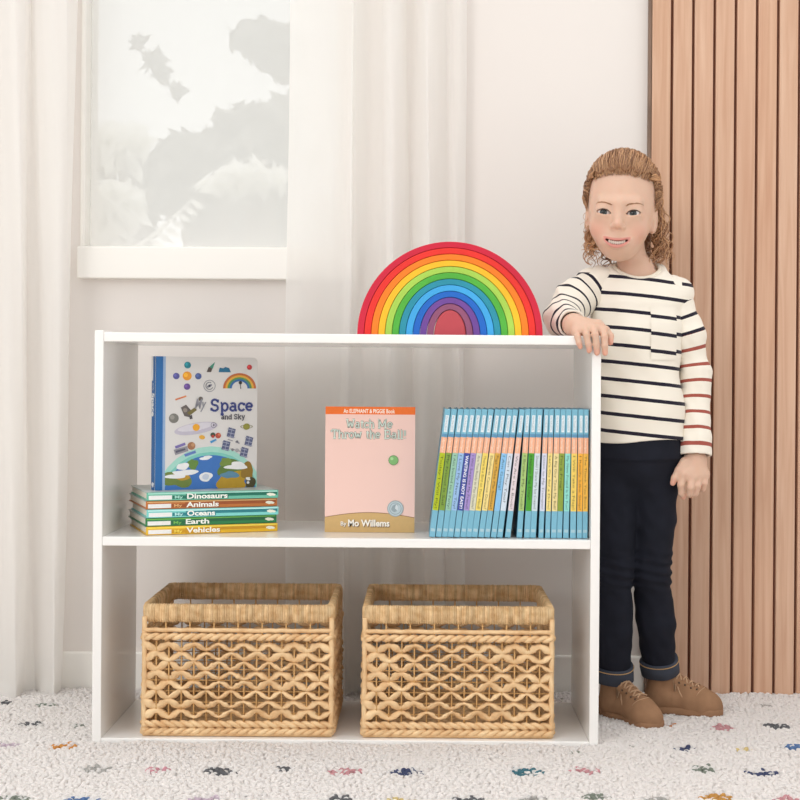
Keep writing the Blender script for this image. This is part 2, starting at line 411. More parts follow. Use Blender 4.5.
mb = MB(); mb.box((RX0, RY0 + 0.3, 0.0), (SHX0 - .006, RY1 + 0.3, 0.0088), m_rugb, 0.002); mb.box((SHX1 + .006, RY0 + 0.3, 0.0), (RX1, RY1 + 0.3, 0.0088), m_rugb, 0.002); mb.box((SHX0 - .007, RY0 + 0.3, 0.0), (SHX1 + .007, -.006 + 0.3, 0.0088), m_rugb, 0.002); mb.box((SHX0 - .007, -.007 + 0.3, 0.0), (SHX1 + .007, RY1 + 0.3, 0.0055), m_rugb, 0.001); mb.build('backing', rug)
sx = []
for s in spots:
    x, y = ground_pt(s[0], s[1]); sx.append((x, y, pnames.index(s[2]), s[3] if len(s) > 3 else 1.0))
k = 0
for iy in range(12):                      # flecks on the part of the rug nearer than the photo shows
    for ix in range(22):
        x = -1.1 + ix * 0.105 + (0.05 if iy % 2 else 0); y = -0.40 - iy * 0.062
        sx.append((x + random.uniform(-.015, .015), y, random.choice([1, 2, 3, 4, 5, 6, 7, 8, 9]), 1.0))
STEP = 0.0062
gx, gy = np.meshgrid(np.arange(RX0 + .004, RX1 - .004, STEP), np.arange(RY0 + .004, RY1, STEP))
tx = gx.ravel() + rng.uniform(-.003, .003, gx.size); ty = gy.ravel() + rng.uniform(-.003, .003, gx.size)
foot = (tx > SHX0 - .004) & (tx < SHX1 + .004) & (ty > -.002) & (ty < .304)
side = foot & ((tx < SHX0 + .021) | (tx > SHX1 - .021) | (ty < .02))
keep = ~foot; tx, ty = tx[keep], ty[keep]; nT = len(tx)
kind = np.zeros(nT, int)
for x, y, c, r in sx:
    d = ((tx - x + rng.normal(0, .004, nT)) / (.022 * r)) ** 2 + ((ty - y + rng.normal(0, .004, nT)) / (.017 * r)) ** 2
    hit = (d < 1) & (rng.random(nT) < (0.8 if r >= .8 else .5)); kind[hit] = c
# one bent, pointed tuft of yarn: rings of 5 points + tip
rings, ns = [(0.0, .0044), (.4, .0056), (.78, .0048), (.96, .0026)], 5
h = rng.uniform(.0088, .0120, nT) * (1 + .12 * np.sin(tx * 37 + 3 * np.sin(ty * 23))); lx, ly = rng.normal(0, .003, nT), rng.normal(0, .003, nT); tw = rng.uniform(0, 6.28, nT)
Vs = []
for t, r in rings:
    for j in range(ns):
        a = tw + 2 * PI * j / ns + t
        rr = r * (0.85 + .3 * rng.random(nT))
        Vs.append(np.stack([tx + lx * t * t + rr * np.cos(a), ty + ly * t * t + rr * np.sin(a), .005 + h * t], 1))
Vs.append(np.stack([tx + lx * 1.15, ty + ly * 1.15, .005 + h], 1))
V = np.stack(Vs, 1); nv = V.shape[1]
f = []
for i in range(len(rings) - 1):
    for j in range(ns):
        a, b2, c, d = i * ns + j, i * ns + (j + 1) % ns, (i + 1) * ns + (j + 1) % ns, (i + 1) * ns + j
        f += [(a, b2, c), (a, c, d)]
for j in range(ns): f.append(((len(rings) - 1) * ns + j, (len(rings) - 1) * ns + (j + 1) % ns, nv - 1))
f = np.array(f); F = (f[None] + (np.arange(nT) * nv)[:, None, None]).reshape(-1, 3)
V = V.reshape(-1, 3); V[:, 1] += 0.3
o = np_mesh('pile', V, F, pm, np.repeat(kind, len(f)), True, rug); tag(o, kind='stuff')
# ------------------------------------------------------------------ bookcase
SHD = 0.30; TK = 0.0165
ZTOP, ZMID, ZBOT = 0.7505, 0.3825, 0.0195
m_shelf = mat('white_laminate', (245, 242, 238), 0.15, noise=(2, 0.012), bump=(30, 0.02, 0.0003), spec=0.5)
sh = empty('bookcase', ((SHX0 + SHX1) / 2, 0.0, 0.006), 'white open-backed bookcase with two tiers of books and baskets', 'bookcase')
def shp(name, lo, hi, bev=0.0016):
    b = MB(); b.box([lo[i] - sh.location[i] for i in range(3)], [hi[i] - sh.location[i] for i in range(3)], m_shelf, bev); return b.build(name, sh)
shp('side_panel', (SHX0, 0, 0.006), (SHX0 + TK, SHD, ZTOP + 0.0035))
shp('side_panel', (SHX1 - TK, 0, 0.006), (SHX1, SHD, ZTOP + 0.0005))
shp('top_board', (SHX0 + TK, 0.001, ZTOP - TK), (SHX1 - TK, SHD, ZTOP))
shp('shelf_board', (SHX0 + TK, 0.001, ZMID - TK), (SHX1 - TK, SHD, ZMID))
shp('bottom_board', (SHX0 + TK, 0.001, ZBOT - TK), (SHX1 - TK, SHD, ZBOT))

# ------------------------------------------------------------------ rainbow of nested wooden arches
RC = P(449.7, 337, 0.06).x; RY = 0.035; RD = 0.072
R0 = 92.8 * (DCAM + RY) / FPX; dR = R0 * 25.3 / 337; DV = R0 * 22.5 / 337
arch = [((206, 36, 62), 'crimson'), ((232, 52, 44), 'bright red'), ((246, 128, 36), 'orange'), ((248, 190, 44), 'golden yellow'), ((168, 208, 84), 'lime green'), ((84, 176, 64), 'leaf green'),
        ((44, 146, 168), 'teal'), ((66, 168, 228), 'sky blue'), ((32, 104, 196), 'royal blue'), ((112, 72, 152), 'purple'), ((146, 84, 116), 'mauve')]
where = ['outermost of the nested toy rainbow', 'second from the outside of the toy rainbow', 'between the red and the yellow ones of the toy rainbow', 'between the orange and lime ones of the toy rainbow',
         'just inside the yellow one of the toy rainbow', 'between the lime and teal ones of the toy rainbow', 'between the green and sky blue ones of the toy rainbow', 'between the teal and royal blue ones of the toy rainbow',
         'around the purple one of the toy rainbow', 'around the mauve one of the toy rainbow', 'innermost, around the rose dome of the toy rainbow']
def arch_mesh(i_, ro, ri, d, bev, m):
    zo, zi = R0 * 1.009 - DV * i_ - (.0002 if i_ else 0), R0 * 1.009 - DV * (i_ + 1) + .0005
    n = 56; b = MB(); vs, fs = [], []
    cs = [(ri + bev, 0), (ro - bev, 0), (ro - bev * .3, bev * .3), (ro, bev), (ro, d - bev), (ro - bev, d), (ri + bev, d), (ri, d - bev), (ri, bev), (ri + bev * .3, bev * .3)]
    k = len(cs)
    for i in range(n + 1):
        a = PI * i / n
        for r, y in cs: vs.append((r * math.cos(a), y, (zi + (zo - zi) * (r - ri) / (ro - ri)) * math.sin(a)))
    for i in range(n):
        for j in range(k): fs.append((i * k + j, (i + 1) * k + j, (i + 1) * k + (j + 1) % k, i * k + (j + 1) % k))
    fs.append(tuple(range(k))); fs.append(tuple(n * k + j for j in range(k))[::-1])
    b.add(vs, fs, m, False); return b
for i, (c, nm) in enumerate(arch):
    ro = R0 - dR * i - (0.0002 if i else 0); ri = R0 - dR * (i + 1) + 0.0005
    m = mat('stained_wood_' + nm.replace(' ', '_'), c, 0.5, noise=(14, 0.10, (1, 1, 1)), bump=(90, 0.08, 0.0005), spec=0.3)
    o = arch_mesh(i, ro, ri, RD, 0.0012, m).build('rainbow_arch', None, (RC, RY + random.uniform(-.0015, .0015), ZTOP + 0.0004))
    tag(o, '%s wooden arch, %s' % (nm, where[i]), 'toy arch', 'nested arches of the toy rainbow')
b = MB(); vs, fs = [], []; n = 32; r = R0 - dR * 11 - 0.0006
m = mat('stained_wood_rose', (190, 76, 84), 0.5, noise=(14, 0.10), bump=(90, 0.08, 0.0005), spec=0.3)
for y, q in ((0, r - .0018), (.0018, r), (RD - .0018, r), (RD, r - .0018)):
    for i in range(n + 1):
        a = PI * i / n; vs.append((q * math.cos(a), y, q * math.sin(a) * (R0 * 1.009 - DV * 11 - .0006) / r))
for k in range(3):
    for i in range(n): fs.append((k * (n + 1) + i, k * (n + 1) + i + 1, (k + 1) * (n + 1) + i + 1, (k + 1) * (n + 1) + i))
    fs.append((k * (n + 1), (k + 1) * (n + 1), (k + 1) * (n + 1) + n, k * (n + 1) + n))
fs.append(tuple(range(n + 1))[::-1]); fs.append(tuple(3 * (n + 1) + i for i in range(n + 1)))
b.add(vs, fs, m); o = b.build('rainbow_dome', None, (RC, RY, ZTOP + 0.0004))
tag(o, 'solid rose-red wooden dome at the heart of the toy rainbow', 'toy block', 'nested arches of the toy rainbow')

# ------------------------------------------------------------------ woven baskets
def straw(name, c1, c2, sc, tone=False):
    m = bpy.data.materials.new(name); m.use_nodes = True
    nt = m.node_tree; N = nt.nodes; L = nt.links; b = N['Principled BSDF']; b.inputs['Roughness'].default_value = 0.6; b.inputs['Specular IOR Level'].default_value = 0.3
    tc = N.new('ShaderNodeTexCoord'); n = N.new('ShaderNodeTexNoise'); n.inputs['Scale'].default_value = sc; n.inputs['Detail'].default_value = 5
    L.new(tc.outputs['Object'], n.inputs['Vector'])
    r = N.new('ShaderNodeValToRGB'); r.color_ramp.elements[0].position = .3; r.color_ramp.elements[1].position = .72
    r.color_ramp.elements[0].color = lin(c1); r.color_ramp.elements[1].color = lin(c2)
    L.new(n.outputs['Fac'], r.inputs[0]); L.new(r.outputs[0], b.inputs['Base Color'])
    if tone:
        at = N.new('ShaderNodeAttribute'); at.attribute_name = 'tone'; mx = N.new('ShaderNodeMix'); mx.data_type = 'RGBA'; mx.blend_type = 'MULTIPLY'; mx.inputs['Factor'].default_value = 1
        L.new(r.outputs[0], mx.inputs['A']); L.new(at.outputs['Color'], mx.inputs['B']); L.new(mx.outputs['Result'], b.inputs['Base Color'])
    n2 = N.new('ShaderNodeTexNoise'); n2.inputs['Scale'].default_value = 420; L.new(tc.outputs['Object'], n2.inputs['Vector'])
    bp = N.new('ShaderNodeBump'); bp.inputs['Strength'].default_value = .3; bp.inputs['Distance'].default_value = .0006
    L.new(n2.outputs['Fac'], bp.inputs['Height']); L.new(bp.outputs['Normal'], b.inputs['Normal'])
    return m
m_straw = straw('water_hyacinth', (218, 174, 124), (244, 212, 166), 34)
m_rim = straw('rim_wrap', (204, 162, 112), (246, 216, 170), 70, True)
m_wire = mat('frame_wire', (214, 168, 108), 0.5, noise=(40, 0.15))
m_wireb = mat('core_wire', (98, 84, 74), 0.5)
BW, BD, BH = 0.349, 0.272, 0.2395
def make_basket():
    root = empty('storage_basket', (0, 0, 0))
    # four faces: origin corner, along, outward
    faces = [((-BW / 2, 0), (1, 0), (0, -1), BW), ((BW / 2, BD), (-1, 0), (0, 1), BW), ((BW / 2, 0), (0, 1), (1, 0), BD), ((-BW / 2, BD), (0, -1), (-1, 0), BD)]
    rimh = 0.033; zr0 = BH - rimh
    # wrapped rim: rounded ring with a ripple for every turn of the wrap
    b = MB(); path = []; cr = 0.014
    cx, cy = BW / 2 - 0.007, (0.007, BD - 0.007)
    def arc(x, y, a0):
        return [(x + cr * math.cos(a0 + PI / 2 * t / 5), y + cr * math.sin(a0 + PI / 2 * t / 5)) for t in range(6)]
    corners = arc(cx - cr, cy[1] - cr, 0) + arc(-cx + cr, cy[1] - cr, PI / 2) + arc(-cx + cr, cy[0] + cr, PI) + arc(cx - cr, cy[0] + cr, 1.5 * PI)
    L_ = 0; pts = []
    for i in range(len(corners)):
        a, c = Vector(corners[i]), Vector(corners[(i + 1) % len(corners)]); d = (c - a).length
        k = max(1, int(d / 0.0008))
        for q in range(k): pts.append((a + (c - a) * q / k, L_ + d * q / k))
        L_ += d
    nw = int(L_ / 0.0042); ph = rng.uniform(-.5, .5, nw + 3)
    tns = []; vs, fs = [], []; nc = 12; N_ = len(pts)
    for i, (p, s) in enumerate(pts):
        t = pts[(i + 1) % N_][0] - pts[i - 1][0]; t.normalize(); nrm = Vector((t.y, -t.x))
        w = s / L_ * nw; kk = int(w); amp = 0.0024 * abs(math.sin(PI * w)) ** .7 + 0.0008 * ph[kk] - .0012; tn = .86 + .34 * ph[kk + 1]; tns += [(tn * 1.02, tn, tn * .97)] * nc
        for j in range(nc):
            a = 2 * PI * j / nc; ca, sa = math.cos(a), math.sin(a)
            sq = (abs(ca) ** 4 + abs(sa) ** 4) ** -.25
            ox, oz = (0.0066 + amp) * ca * sq, (rimh / 2 - 0.0006 + amp) * sa * sq
            lean = 0.0012 * sa * ph[kk]
            vs.append((p.x + nrm.x * ox + t.x * lean, p.y + nrm.y * ox + t.y * lean, zr0 + rimh / 2 + oz))
    for i in range(N_):
        i2 = (i + 1) % N_
        for j in range(nc): fs.append((i * nc + j, i2 * nc + j, i2 * nc + (j + 1) % nc, i * nc + (j + 1) % nc))
    b.add(vs, fs, m_rim, True); o_ = b.build('rim', root); ca = o_.data.color_attributes.new('tone', 'FLOAT_COLOR', 'POINT')
    ca.data.foreach_set('color', np.array([t + (1.0,) for t in tns], dtype=np.float32).ravel())
    # frame: corner posts and base hoop
    for x in (-BW / 2 + .005, BW / 2 - .005):
        for y in (.005, BD - .005):
            pp = [(x + random.uniform(-.0006, .0006), y, .004 + (zr0 + .006) * t / 10) for t in range(11)]
            b = MB(); b.tube(pp, 0.0048, m_straw, 8); b.build('corner_post', root)
    for o_ in (0.004,):
        b = MB(); b.tube([(-BW / 2 + .005, .005, o_), (BW / 2 - .005, .005, o_), (BW / 2 - .005, BD - .005, o_), (-BW / 2 + .005, BD - .005, o_)], 0.004, m_straw, 8, close=True); b.build('base_hoop', root)
    # woven bottom
    b = MB()
    for k in range(17):
        y = .012 + k * (BD - .024) / 16
        b.tube([(-BW / 2 + .008 + t * (BW - .016) / 14, y, .006 + .002 * (1 if (t + k) % 2 else -1)) for t in range(15)], 0.0062, m_straw, 6, flat=.5)
    b.build('woven_base', root)
    zw0, zw1 = 0.032, zr0 - 0.036             # weave zone
    for (ox, oy), (ax, ay), (nx, ny), W in faces:
        def pt(u, out, z): return (ox + ax * u - nx * (.005 - out), oy + ay * u - ny * (.005 - out), z)
        nd = int(round(W / 0.0236)); dx = (W - .008) / nd
        bw = MB()                              # upright wires
        for k in range(1, nd):
            u = .004 + k * dx
            bw.tube([pt(u, 0, .006), pt(u, .0005, .1), pt(u, 0, zw1 + .012)], 0.0015, m_wire, 6)
        for k in range(1, int(W / .046) + 1):
            u = W * k / (int(W / .046) + 1)
            bw.tube([pt(u, 0, zw1), pt(u, 0, zr0 + .01)], 0.0016, m_wire, 6)
        for k in range(7):
            zz = zw0 + (k + .5) * (zw1 - zw0) / 7
            bw.tube([pt(.003, -.001, zz), pt(W - .003, -.001, zz)], 0.0009, m_wire, 5)
        bw.build('frame_wires', root)
        bs = MB()                              # flat strands pinched together in turn
        NR = 8; hz = (zw1 - zw0) / NR
        for r_ in range(NR):
            zc = zw0 + (r_ + .5) * hz; sgn = 1 if r_ % 2 else -1; pp, rr = [], []
            jit = rng.uniform(-.0008, .0008, nd * 6 + 2)
            for q in range(nd * 6 + 1):
                u = .003 + q * (W - .006) / (nd * 6); w = math.cos(PI * (u - .004) / dx)
                pp.append(pt(u, .0025 * math.sin(PI * (u - .004) / dx * 1 + r_) + jit[q] * .5, zc + sgn * hz * .31 * w + jit[q]))
                rr.append(.0050 + .0034 * (1 - abs(w)) ** 1.2 + jit[q] * .9)
            bs.tube(pp, rr, m_straw, 8, flat=.55)
        bs.build('woven_strands', root)
                                               # braids above and below, cord under the gap
        for zc, dirn in ((.010, 1), (.0225, -1), (zw1 + .010, 1)):
            bb = MB()
            for s_ in range(2):
                pp = []; k = int(W / .004)
                for q in range(k + 1):
                    u = .003 + q * (W - .006) / k; a = PI * u / .017 + PI * s_
                    pp.append(pt(u, .0034 * math.cos(a) + .001, zc + dirn * .0030 * math.sin(a)))
                bb.tube(pp, .0044, m_straw, 7)
            bb.build('braid', root)
        bb = MB(); bb.tube([pt(.003 + q * (W - .006) / 30, .001, zw1 + .022 + random.uniform(-.0006, .0006)) for q in range(31)], .0040, m_straw, 8)
        bb.build('cord', root)
    return root
bk = make_basket()
tag(bk, 'woven straw storage basket standing below the stacked board books', 'basket', 'baskets on the bottom shelf')
bk2 = copy_tree(bk)
tag(bk2, 'woven straw storage basket standing below the row of thin blue-topped books', 'basket', 'baskets on the bottom shelf')
bk.location = (P(236.8, 737, 0.012).x, 0.014, ZBOT + 0.0003)
bk2.location = (P(457.7, 737, 0.012).x, 0.014, ZBOT + 0.0003)
# ------------------------------------------------------------------ books
m_page = mat('page_edges', (236, 228, 214), 0.85, noise=(300, 0.08, (1, 1, 6)))
WHITE = ink((246, 245, 242)); 

def clip_rect(poly, x0, y0, x1, y1):
    def cl(p, ins, cut):
        out = []
        for i in range(len(p)):
            a, b = p[i - 1], p[i]
            if ins(b):
                if not ins(a): out.append(cut(a, b))
                out.append(b)
            elif ins(a): out.append(cut(a, b))
        return out
    def cx(v): return lambda a, b: (v, a[1] + (b[1] - a[1]) * (v - a[0]) / (b[0] - a[0]))
    def cy(v): return lambda a, b: (a[0] + (b[0] - a[0]) * (v - a[1]) / (b[1] - a[1]), v)
    for ins, cut in ((lambda p: p[0] >= x0, cx(x0)), (lambda p: p[0] <= x1, cx(x1)), (lambda p: p[1] >= y0, cy(y0)), (lambda p: p[1] <= y1, cy(y1))):
        if poly: poly = cl(poly, ins, cut)
    return poly
class Print:
    def flush(s, name, parent):
        s.mb.build(name, parent); s.mb = MB()

    """flat printed shapes on a cover; coordinates are those of a drawing, y down"""
    def __init__(s, M, k, rect): s.M = M; s.k = k; s.r = rect; s.mb = MB(); s.z = 0.00012
    def up(s): s.z += 0.000009
    def poly(s, pts, col, clip=True):
        if clip: pts = clip_rect(list(pts), *s.r)
        if len(pts) < 3: return
        vs = [s.M @ Vector(((x - s.r[0]) * s.k[0], (s.r[3] - y) * s.k[1], s.z)) for x, y in pts]
        c = sum(vs, Vector()) / len(vs); n = len(vs)
        area = sum((pts[i - 1][0] * pts[i][1] - pts[i][0] * pts[i - 1][1]) for i in range(n))
        idx = list(range(n)) if area < 0 else list(range(n))[::-1]
        s.mb.add(vs, [idx], ink(col)); s.up()
    def disc(s, cx, cy, rx, col, ry=None, rot=0, n=28, a0=0, a1=2 * PI):
        ry = ry or rx; c, d = math.cos(rot), math.sin(rot)
        pts = []
        for i in range(n + (0 if a1 - a0 > 6.28 else 1)):
            a = a0 + (a1 - a0) * i / n; x, y = rx * math.cos(a), ry * math.sin(a)
            pts.append((cx + x * c - y * d, cy + x * d + y * c))
        s.poly(pts, col)
    def ring(s, cx, cy, r, w, col, a0=0, a1=2 * PI, n=40, ky=1.0):
        for i in range(n):
            t0, t1 = a0 + (a1 - a0) * i / n, a0 + (a1 - a0) * (i + 1) / n
            s.poly([(cx + q * math.cos(t), cy + ky * q * math.sin(t)) for q, t in ((r, t0), (r, t1), (r - w, t1), (r - w, t0))], col); s.z -= 0.000009
        s.up()
    def line(s, pts, w, col):
        for (x0, y0), (x1, y1) in zip(pts, pts[1:]):
            d = math.hypot(x1 - x0, y1 - y0) or 1; nx, ny = -(y1 - y0) / d * w / 2, (x1 - x0) / d * w / 2
            s.poly([(x0 + nx, y0 + ny), (x1 + nx, y1 + ny), (x1 - nx, y1 - ny), (x0 - nx, y0 - ny)], col); s.z -= 0.000009
        s.up()
    def blob(s, cx, cy, rx, ry, col, seed, amp=.25, n=30):
        r = random.Random(seed); ph = [r.uniform(0, 6.28) for _ in range(4)]
        s.poly([(cx + rx * math.cos(a) * (1 + amp * sum(math.sin((k + 2) * a + ph[k]) / (k + 1.6) for k in range(4))),
                 cy + ry * math.sin(a) * (1 + amp * sum(math.sin((k + 2) * a + ph[k]) / (k + 1.6) for k in range(4)))) for a in [2 * PI * i / n for i in range(n)]], col)
    def text(s, t, x, y, width, size, col, bold=0.0, spacing=1.0, rot=0.0, shear=0.0):
        """t starts at (x, y baseline) and is width long, in drawing units"""
        M = s.M @ Matrix.Translation(((x - s.r[0]) * s.k[0], (s.r[3] - y) * s.k[1], s.z)) @ Matrix.Rotation(rot, 4, 'Z')
        vs, fs = text_geo(t, 1.0, bold, 0.0, spacing, shear)
        x0 = min(v.x for v in vs); x1 = max(v.x for v in vs)
        kx, ky = width * s.k[0] / (x1 - x0), size * s.k[1]
        s.mb.add([M @ Vector(((v.x - x0) * kx, v.y * ky, 0)) for v in vs], fs, ink(col)); s.up()
def slab(s, t, x, y, width, cap, col, w):
    """slab-serif lettering drawn with strokes: every glyph is polylines on a 0..1 cap height grid"""
    G = SLAB; tot = 0
    for ch in t: tot += G[ch][0] if ch in G else .45
    u = width / tot; cx = x
    for ch in t:
        if ch in G:
            gw, strokes = G[ch]
            for st in strokes: s.line([(cx + px * u, y - py * cap) for px, py in st], w, col)
            cx += gw * u
        else: cx += .45 * u
def arcp(cx, cy, rx, ry, a0, a1, n=10): return [(cx + rx * math.cos(a0 + (a1 - a0) * i / n), cy + ry * math.sin(a0 + (a1 - a0) * i / n)) for i in range(n + 1)]
X = .34   # half of the x-height in cap units is .34
SLAB = {
 'S': (.86, [arcp(.4, .74, .26, .24, .35, PI * 1.5, 12) + arcp(.4, .26, .28, .25, PI / 2, -PI + .35, 12), [(.66, .98), (.66, .72)], [(.13, .02), (.13, .28)]]),
 'W': (1.22, [[(.15, 1), (.36, 0), (.6, .8), (.84, 0), (1.05, 1)], [(.0, 1), (.32, 1)], [(.88, 1), (1.2, 1)]]),
 'M': (1.12, [[(.16, 0), (.16, 1), (.54, .15), (.92, 1), (.92, 0)], [(.02, 0), (.32, 0)], [(.76, 0), (1.08, 0)], [(.02, 1), (.18, 1)], [(.9, 1), (1.08, 1)]]),
 'T': (.92, [[(.44, 0), (.44, 1)], [(.06, .72), (.06, 1), (.82, 1), (.82, .72)], [(.26, 0), (.62, 0)]]),
 'B': (.92, [[(.18, 0), (.18, 1)], [(.04, 1), (.5, 1)] + arcp(.5, .77, .24, .23, PI / 2, -PI / 2, 8) + [(.18, .54)], [(.5, .54)] + arcp(.5, .27, .3, .27, PI / 2, -PI / 2, 8) + [(.04, 0)]]),
 'a': (.72, [arcp(.32, .5, .2, .17, PI * .85, 0, 8) + [(.52, .06), (.66, .02)], arcp(.3, .2, .22, .19, .1, 2 * PI + .1, 14)]),
 't': (.52, [[(.24, .92), (.24, .14)] + arcp(.36, .14, .12, .13, PI, 1.8 * PI, 6), [(.06, .66), (.46, .66)]]),
 'c': (.66, [arcp(.34, .34, .26, .33, .5, 2 * PI - .5, 14), [(.56, .68), (.56, .46)]]),
 'h': (.8, [[(.16, 0), (.16, 1), (.04, 1)], arcp(.4, .42, .22, .25, PI, 0, 8) + [(.62, 0)], [(.04, 0), (.3, 0)], [(.5, 0), (.76, 0)]]),
 'e': (.7, [[(.1, .36), (.6, .36)] + arcp(.34, .36, .26, .31, 0, 2 * PI - .7, 14)]),
 'r': (.62, [[(.18, 0), (.18, .68), (.05, .68)], arcp(.42, .42, .22, .25, PI * .9, .35, 6), [(.04, 0), (.36, 0)]]),
 'o': (.74, [arcp(.36, .34, .28, .33, 0, 2 * PI, 18)]),
 'w': (1.02, [[(.12, .68), (.3, 0), (.5, .58), (.7, 0), (.88, .68)], [(.0, .68), (.26, .68)], [(.74, .68), (1.0, .68)]]),
 'l': (.4, [[(.2, 0), (.2, 1), (.06, 1)], [(.05, 0), (.36, 0)]]),
 '!': (.36, [[(.18, 1), (.18, .3)], [(.18, .08), (.18, -.02)]]),
 'p': (.78, [[(.17, -.3), (.17, .68), (.04, .68)], arcp(.4, .34, .25, .33, PI, -PI, 16), [(.04, -.3), (.32, -.3)]]),
 'n': (.8, [[(.16, 0), (.16, .68), (.04, .68)], arcp(.4, .42, .22, .25, PI, 0, 8) + [(.62, 0)], [(.04, 0), (.3, 0)], [(.5, 0), (.76, 0)]]),
 'd': (.78, [arcp(.34, .34, .25, .33, 0, 2 * PI, 16), [(.6, 1), (.6, 0), (.74, 0)], [(.46, 1), (.6, 1)]]),
 'k': (.78, [[(.16, 0), (.16, 1), (.04, 1)], [(.6, .68), (.2, .3)], [(.34, .42), (.64, 0)], [(.04, 0), (.3, 0)], [(.5, 0), (.76, 0)], [(.46, .68), (.72, .68)]]),
 'y': (.76, [[(.14, .68), (.38, .02)], [(.62, .68), (.34, -.2), (.14, -.3)], [(.02, .68), (.28, .68)], [(.5, .68), (.74, .68)]]),
}

def board_shell(parent, W, H, T, m_cov, rnd=0.0, over=0.003, spine_r=0.0, mats=None):
    """closed book standing: front cover on -y, spine on -x, origin at bottom spine/front corner"""
    b = MB(); ct = 0.0024
    def cover(y0, y1):
        bm = bmesh.new(); pts = [(0, 0), (W - rnd, 0)]
        if rnd: pts += [(W - rnd + rnd * math.sin(a), rnd - rnd * math.cos(a)) for a in [PI / 2 * i / 6 for i in range(1, 7)]] + [(W - rnd + rnd * math.cos(a), H - rnd + rnd * math.sin(a)) for a in [PI / 2 * i / 6 for i in range(0, 7)]]
        else: pts += [(W, 0), (W, H)]
        pts = [p for i, p in enumerate(pts) if i == 0 or (abs(p[0] - pts[i - 1][0]) + abs(p[1] - pts[i - 1][1]) > 1e-6)] + [(0, H)]
        vs = [bm.verts.new((x, y0, z)) for x, z in pts]; f = bm.faces.new(vs)
        r = bmesh.ops.extrude_face_region(bm, geom=[f])
        for g in r['geom']:
            if isinstance(g, bmesh.types.BMVert): g.co.y = y1
        bmesh.ops.recalc_face_normals(bm, faces=bm.faces[:]); b.bm(bm, m_cov)
    cover(0, ct); cover(T - ct, T)
    co = b.build('cover', parent)
    b = MB(); b.box((0.0, 0.0002, 0.0), (0.003, T - 0.0002, H), mats[0] if mats else m_cov, 0.001); sp_ = b.build('spine', parent)
    b = MB(); b.box((0.002, ct, over), (W - over - (.001 if rnd else 0), T - ct, H - over), m_page, 0.0008); b.build('pages', parent)
    return co, sp_

# ---- stack of five board books and the one standing on it
YAW = math.radians(21.0)
sc0 = P(146, 537, 0.022); SL, SW, ST = 0.246, 0.186, 0.0156
titles = [('Vehicles', (236, 186, 44), (250, 222, 90), (206, 150, 30), 'yellow spine, lowest of the stack'), ('Earth', (44, 130, 76), (120, 190, 90), (36, 104, 66), 'dark green spine, second from the bottom of the stack'),
          ('Oceans', (130, 214, 208), (196, 240, 236), (42, 128, 136), 'pale aqua spine, middle of the stack'), ('Animals', (196, 116, 56), (232, 180, 120), (160, 84, 42), 'orange-brown spine, second from the top of the stack'),
          ('Dinosaurs', (110, 190, 164), (176, 228, 212), (30, 112, 92), 'sea-green spine, top of the stack under the standing book')]
offs = [(0, 0, 0), (-.0015, .001, .6), (.001, -.001, -.5), (-.001, .0015, .4), (.0005, 0, -.3)]
zz = ZMID + 0.0004
for (t, c, hi, dk, desc), (ox, oy, dr) in zip(titles, offs):
    root = empty('board_book', (sc0.x + ox, sc0.y + oy, zz), 'board book lying flat with a ' + desc, 'book', 'stacked board books', YAW + math.radians(dr))
    mc = mat('book_board_%d_%d_%d' % c, c, 0.35, noise=(8, .05)); mp_ = m_page
    b = MB(); b.box((0, 0, 0), (SL, SW, .0022), mc, .0008); b.box((0, 0, ST - .0026), (SL, SW, ST - .0004), mat('grey_print', (196, 204, 200), .35, noise=(30, .25)), .0008); b.build('cover', root)
    b = MB(); b.box((0.0, -.0012, 0.0), (SL, .002, ST - .0004), mc, .0014, 3); b.build('spine', root)
    b = MB(); b.box((0.0025, .002, .0022), (SL - .0025, SW - .003, ST - .0026), m_page, .0006); b.build('pages', root)
    pr = Print(quad_M((0, -.0012, 0), (1, 0, 0), (0, 0, 1)), (SL / 655.0, ST / 75.0), (8, 0, 647, 70)); pr.r = (0, 0, 655, 75)
    def bar(x0, y0, x1, y1, col): pr.poly([(x0, y0), (x1, y0), (x1, y1), (x0, y1)], col)
    bar(6, 8, 648, 18, hi); bar(290, 18, 648, 46, dk); bar(290, 46, 648, 56, c)
    bar(10, 30, 122, 66, (240, 238, 236)); bar(124, 32, 190, 62, dk)
    L_ = {'Vehicles': 170, 'Earth': 120, 'Oceans': 142, 'Animals': 165, 'Dinosaurs': 205}[t]
    pr.text('My', 136, 58, 40, 34, hi, .02)
    bar(190, 22, 196 + L_, 66, dk)
    pr.text(t, 196, 62, L_ - 4, 62, (250, 248, 240), .03)
    pr.blob(612, 40, 14, 16, (240, 238, 220), 3); pr.blob(630, 44, 8, 12, (240, 238, 220), 4)
    pr.mb.build('spine_lettering', root)
    zz += ST
ztop = zz - 0.0002
# standing book
a = YAW + math.radians(9.0)
o0 = P(154.8, 491, 0.066)
BWd, BHt, BT = 0.203, 0.2485, 0.023
root = empty('board_book', (o0.x, o0.y, ztop), 'pale grey board book with a globe and satellites, standing on the stack', 'book', None, a)
m_sp = mat('space_cover', (222, 219, 216), 0.32, noise=(6, .03)); m_bl = mat('space_spine', (42, 104, 168), 0.35, noise=(8, .06))
cov, spn = board_shell(root, BWd, BHt, BT, m_sp, rnd=0.009, mats=[m_bl])
pr = Print(quad_M((0, 0, 0), (1, 0, 0), (0, 0, 1)), (BWd / 572.0, BHt / 745.0), (38, 45, 610, 790))
pr.r = (38, 45, 610, 790)
def wd(pts, col): pr.poly(pts, col)
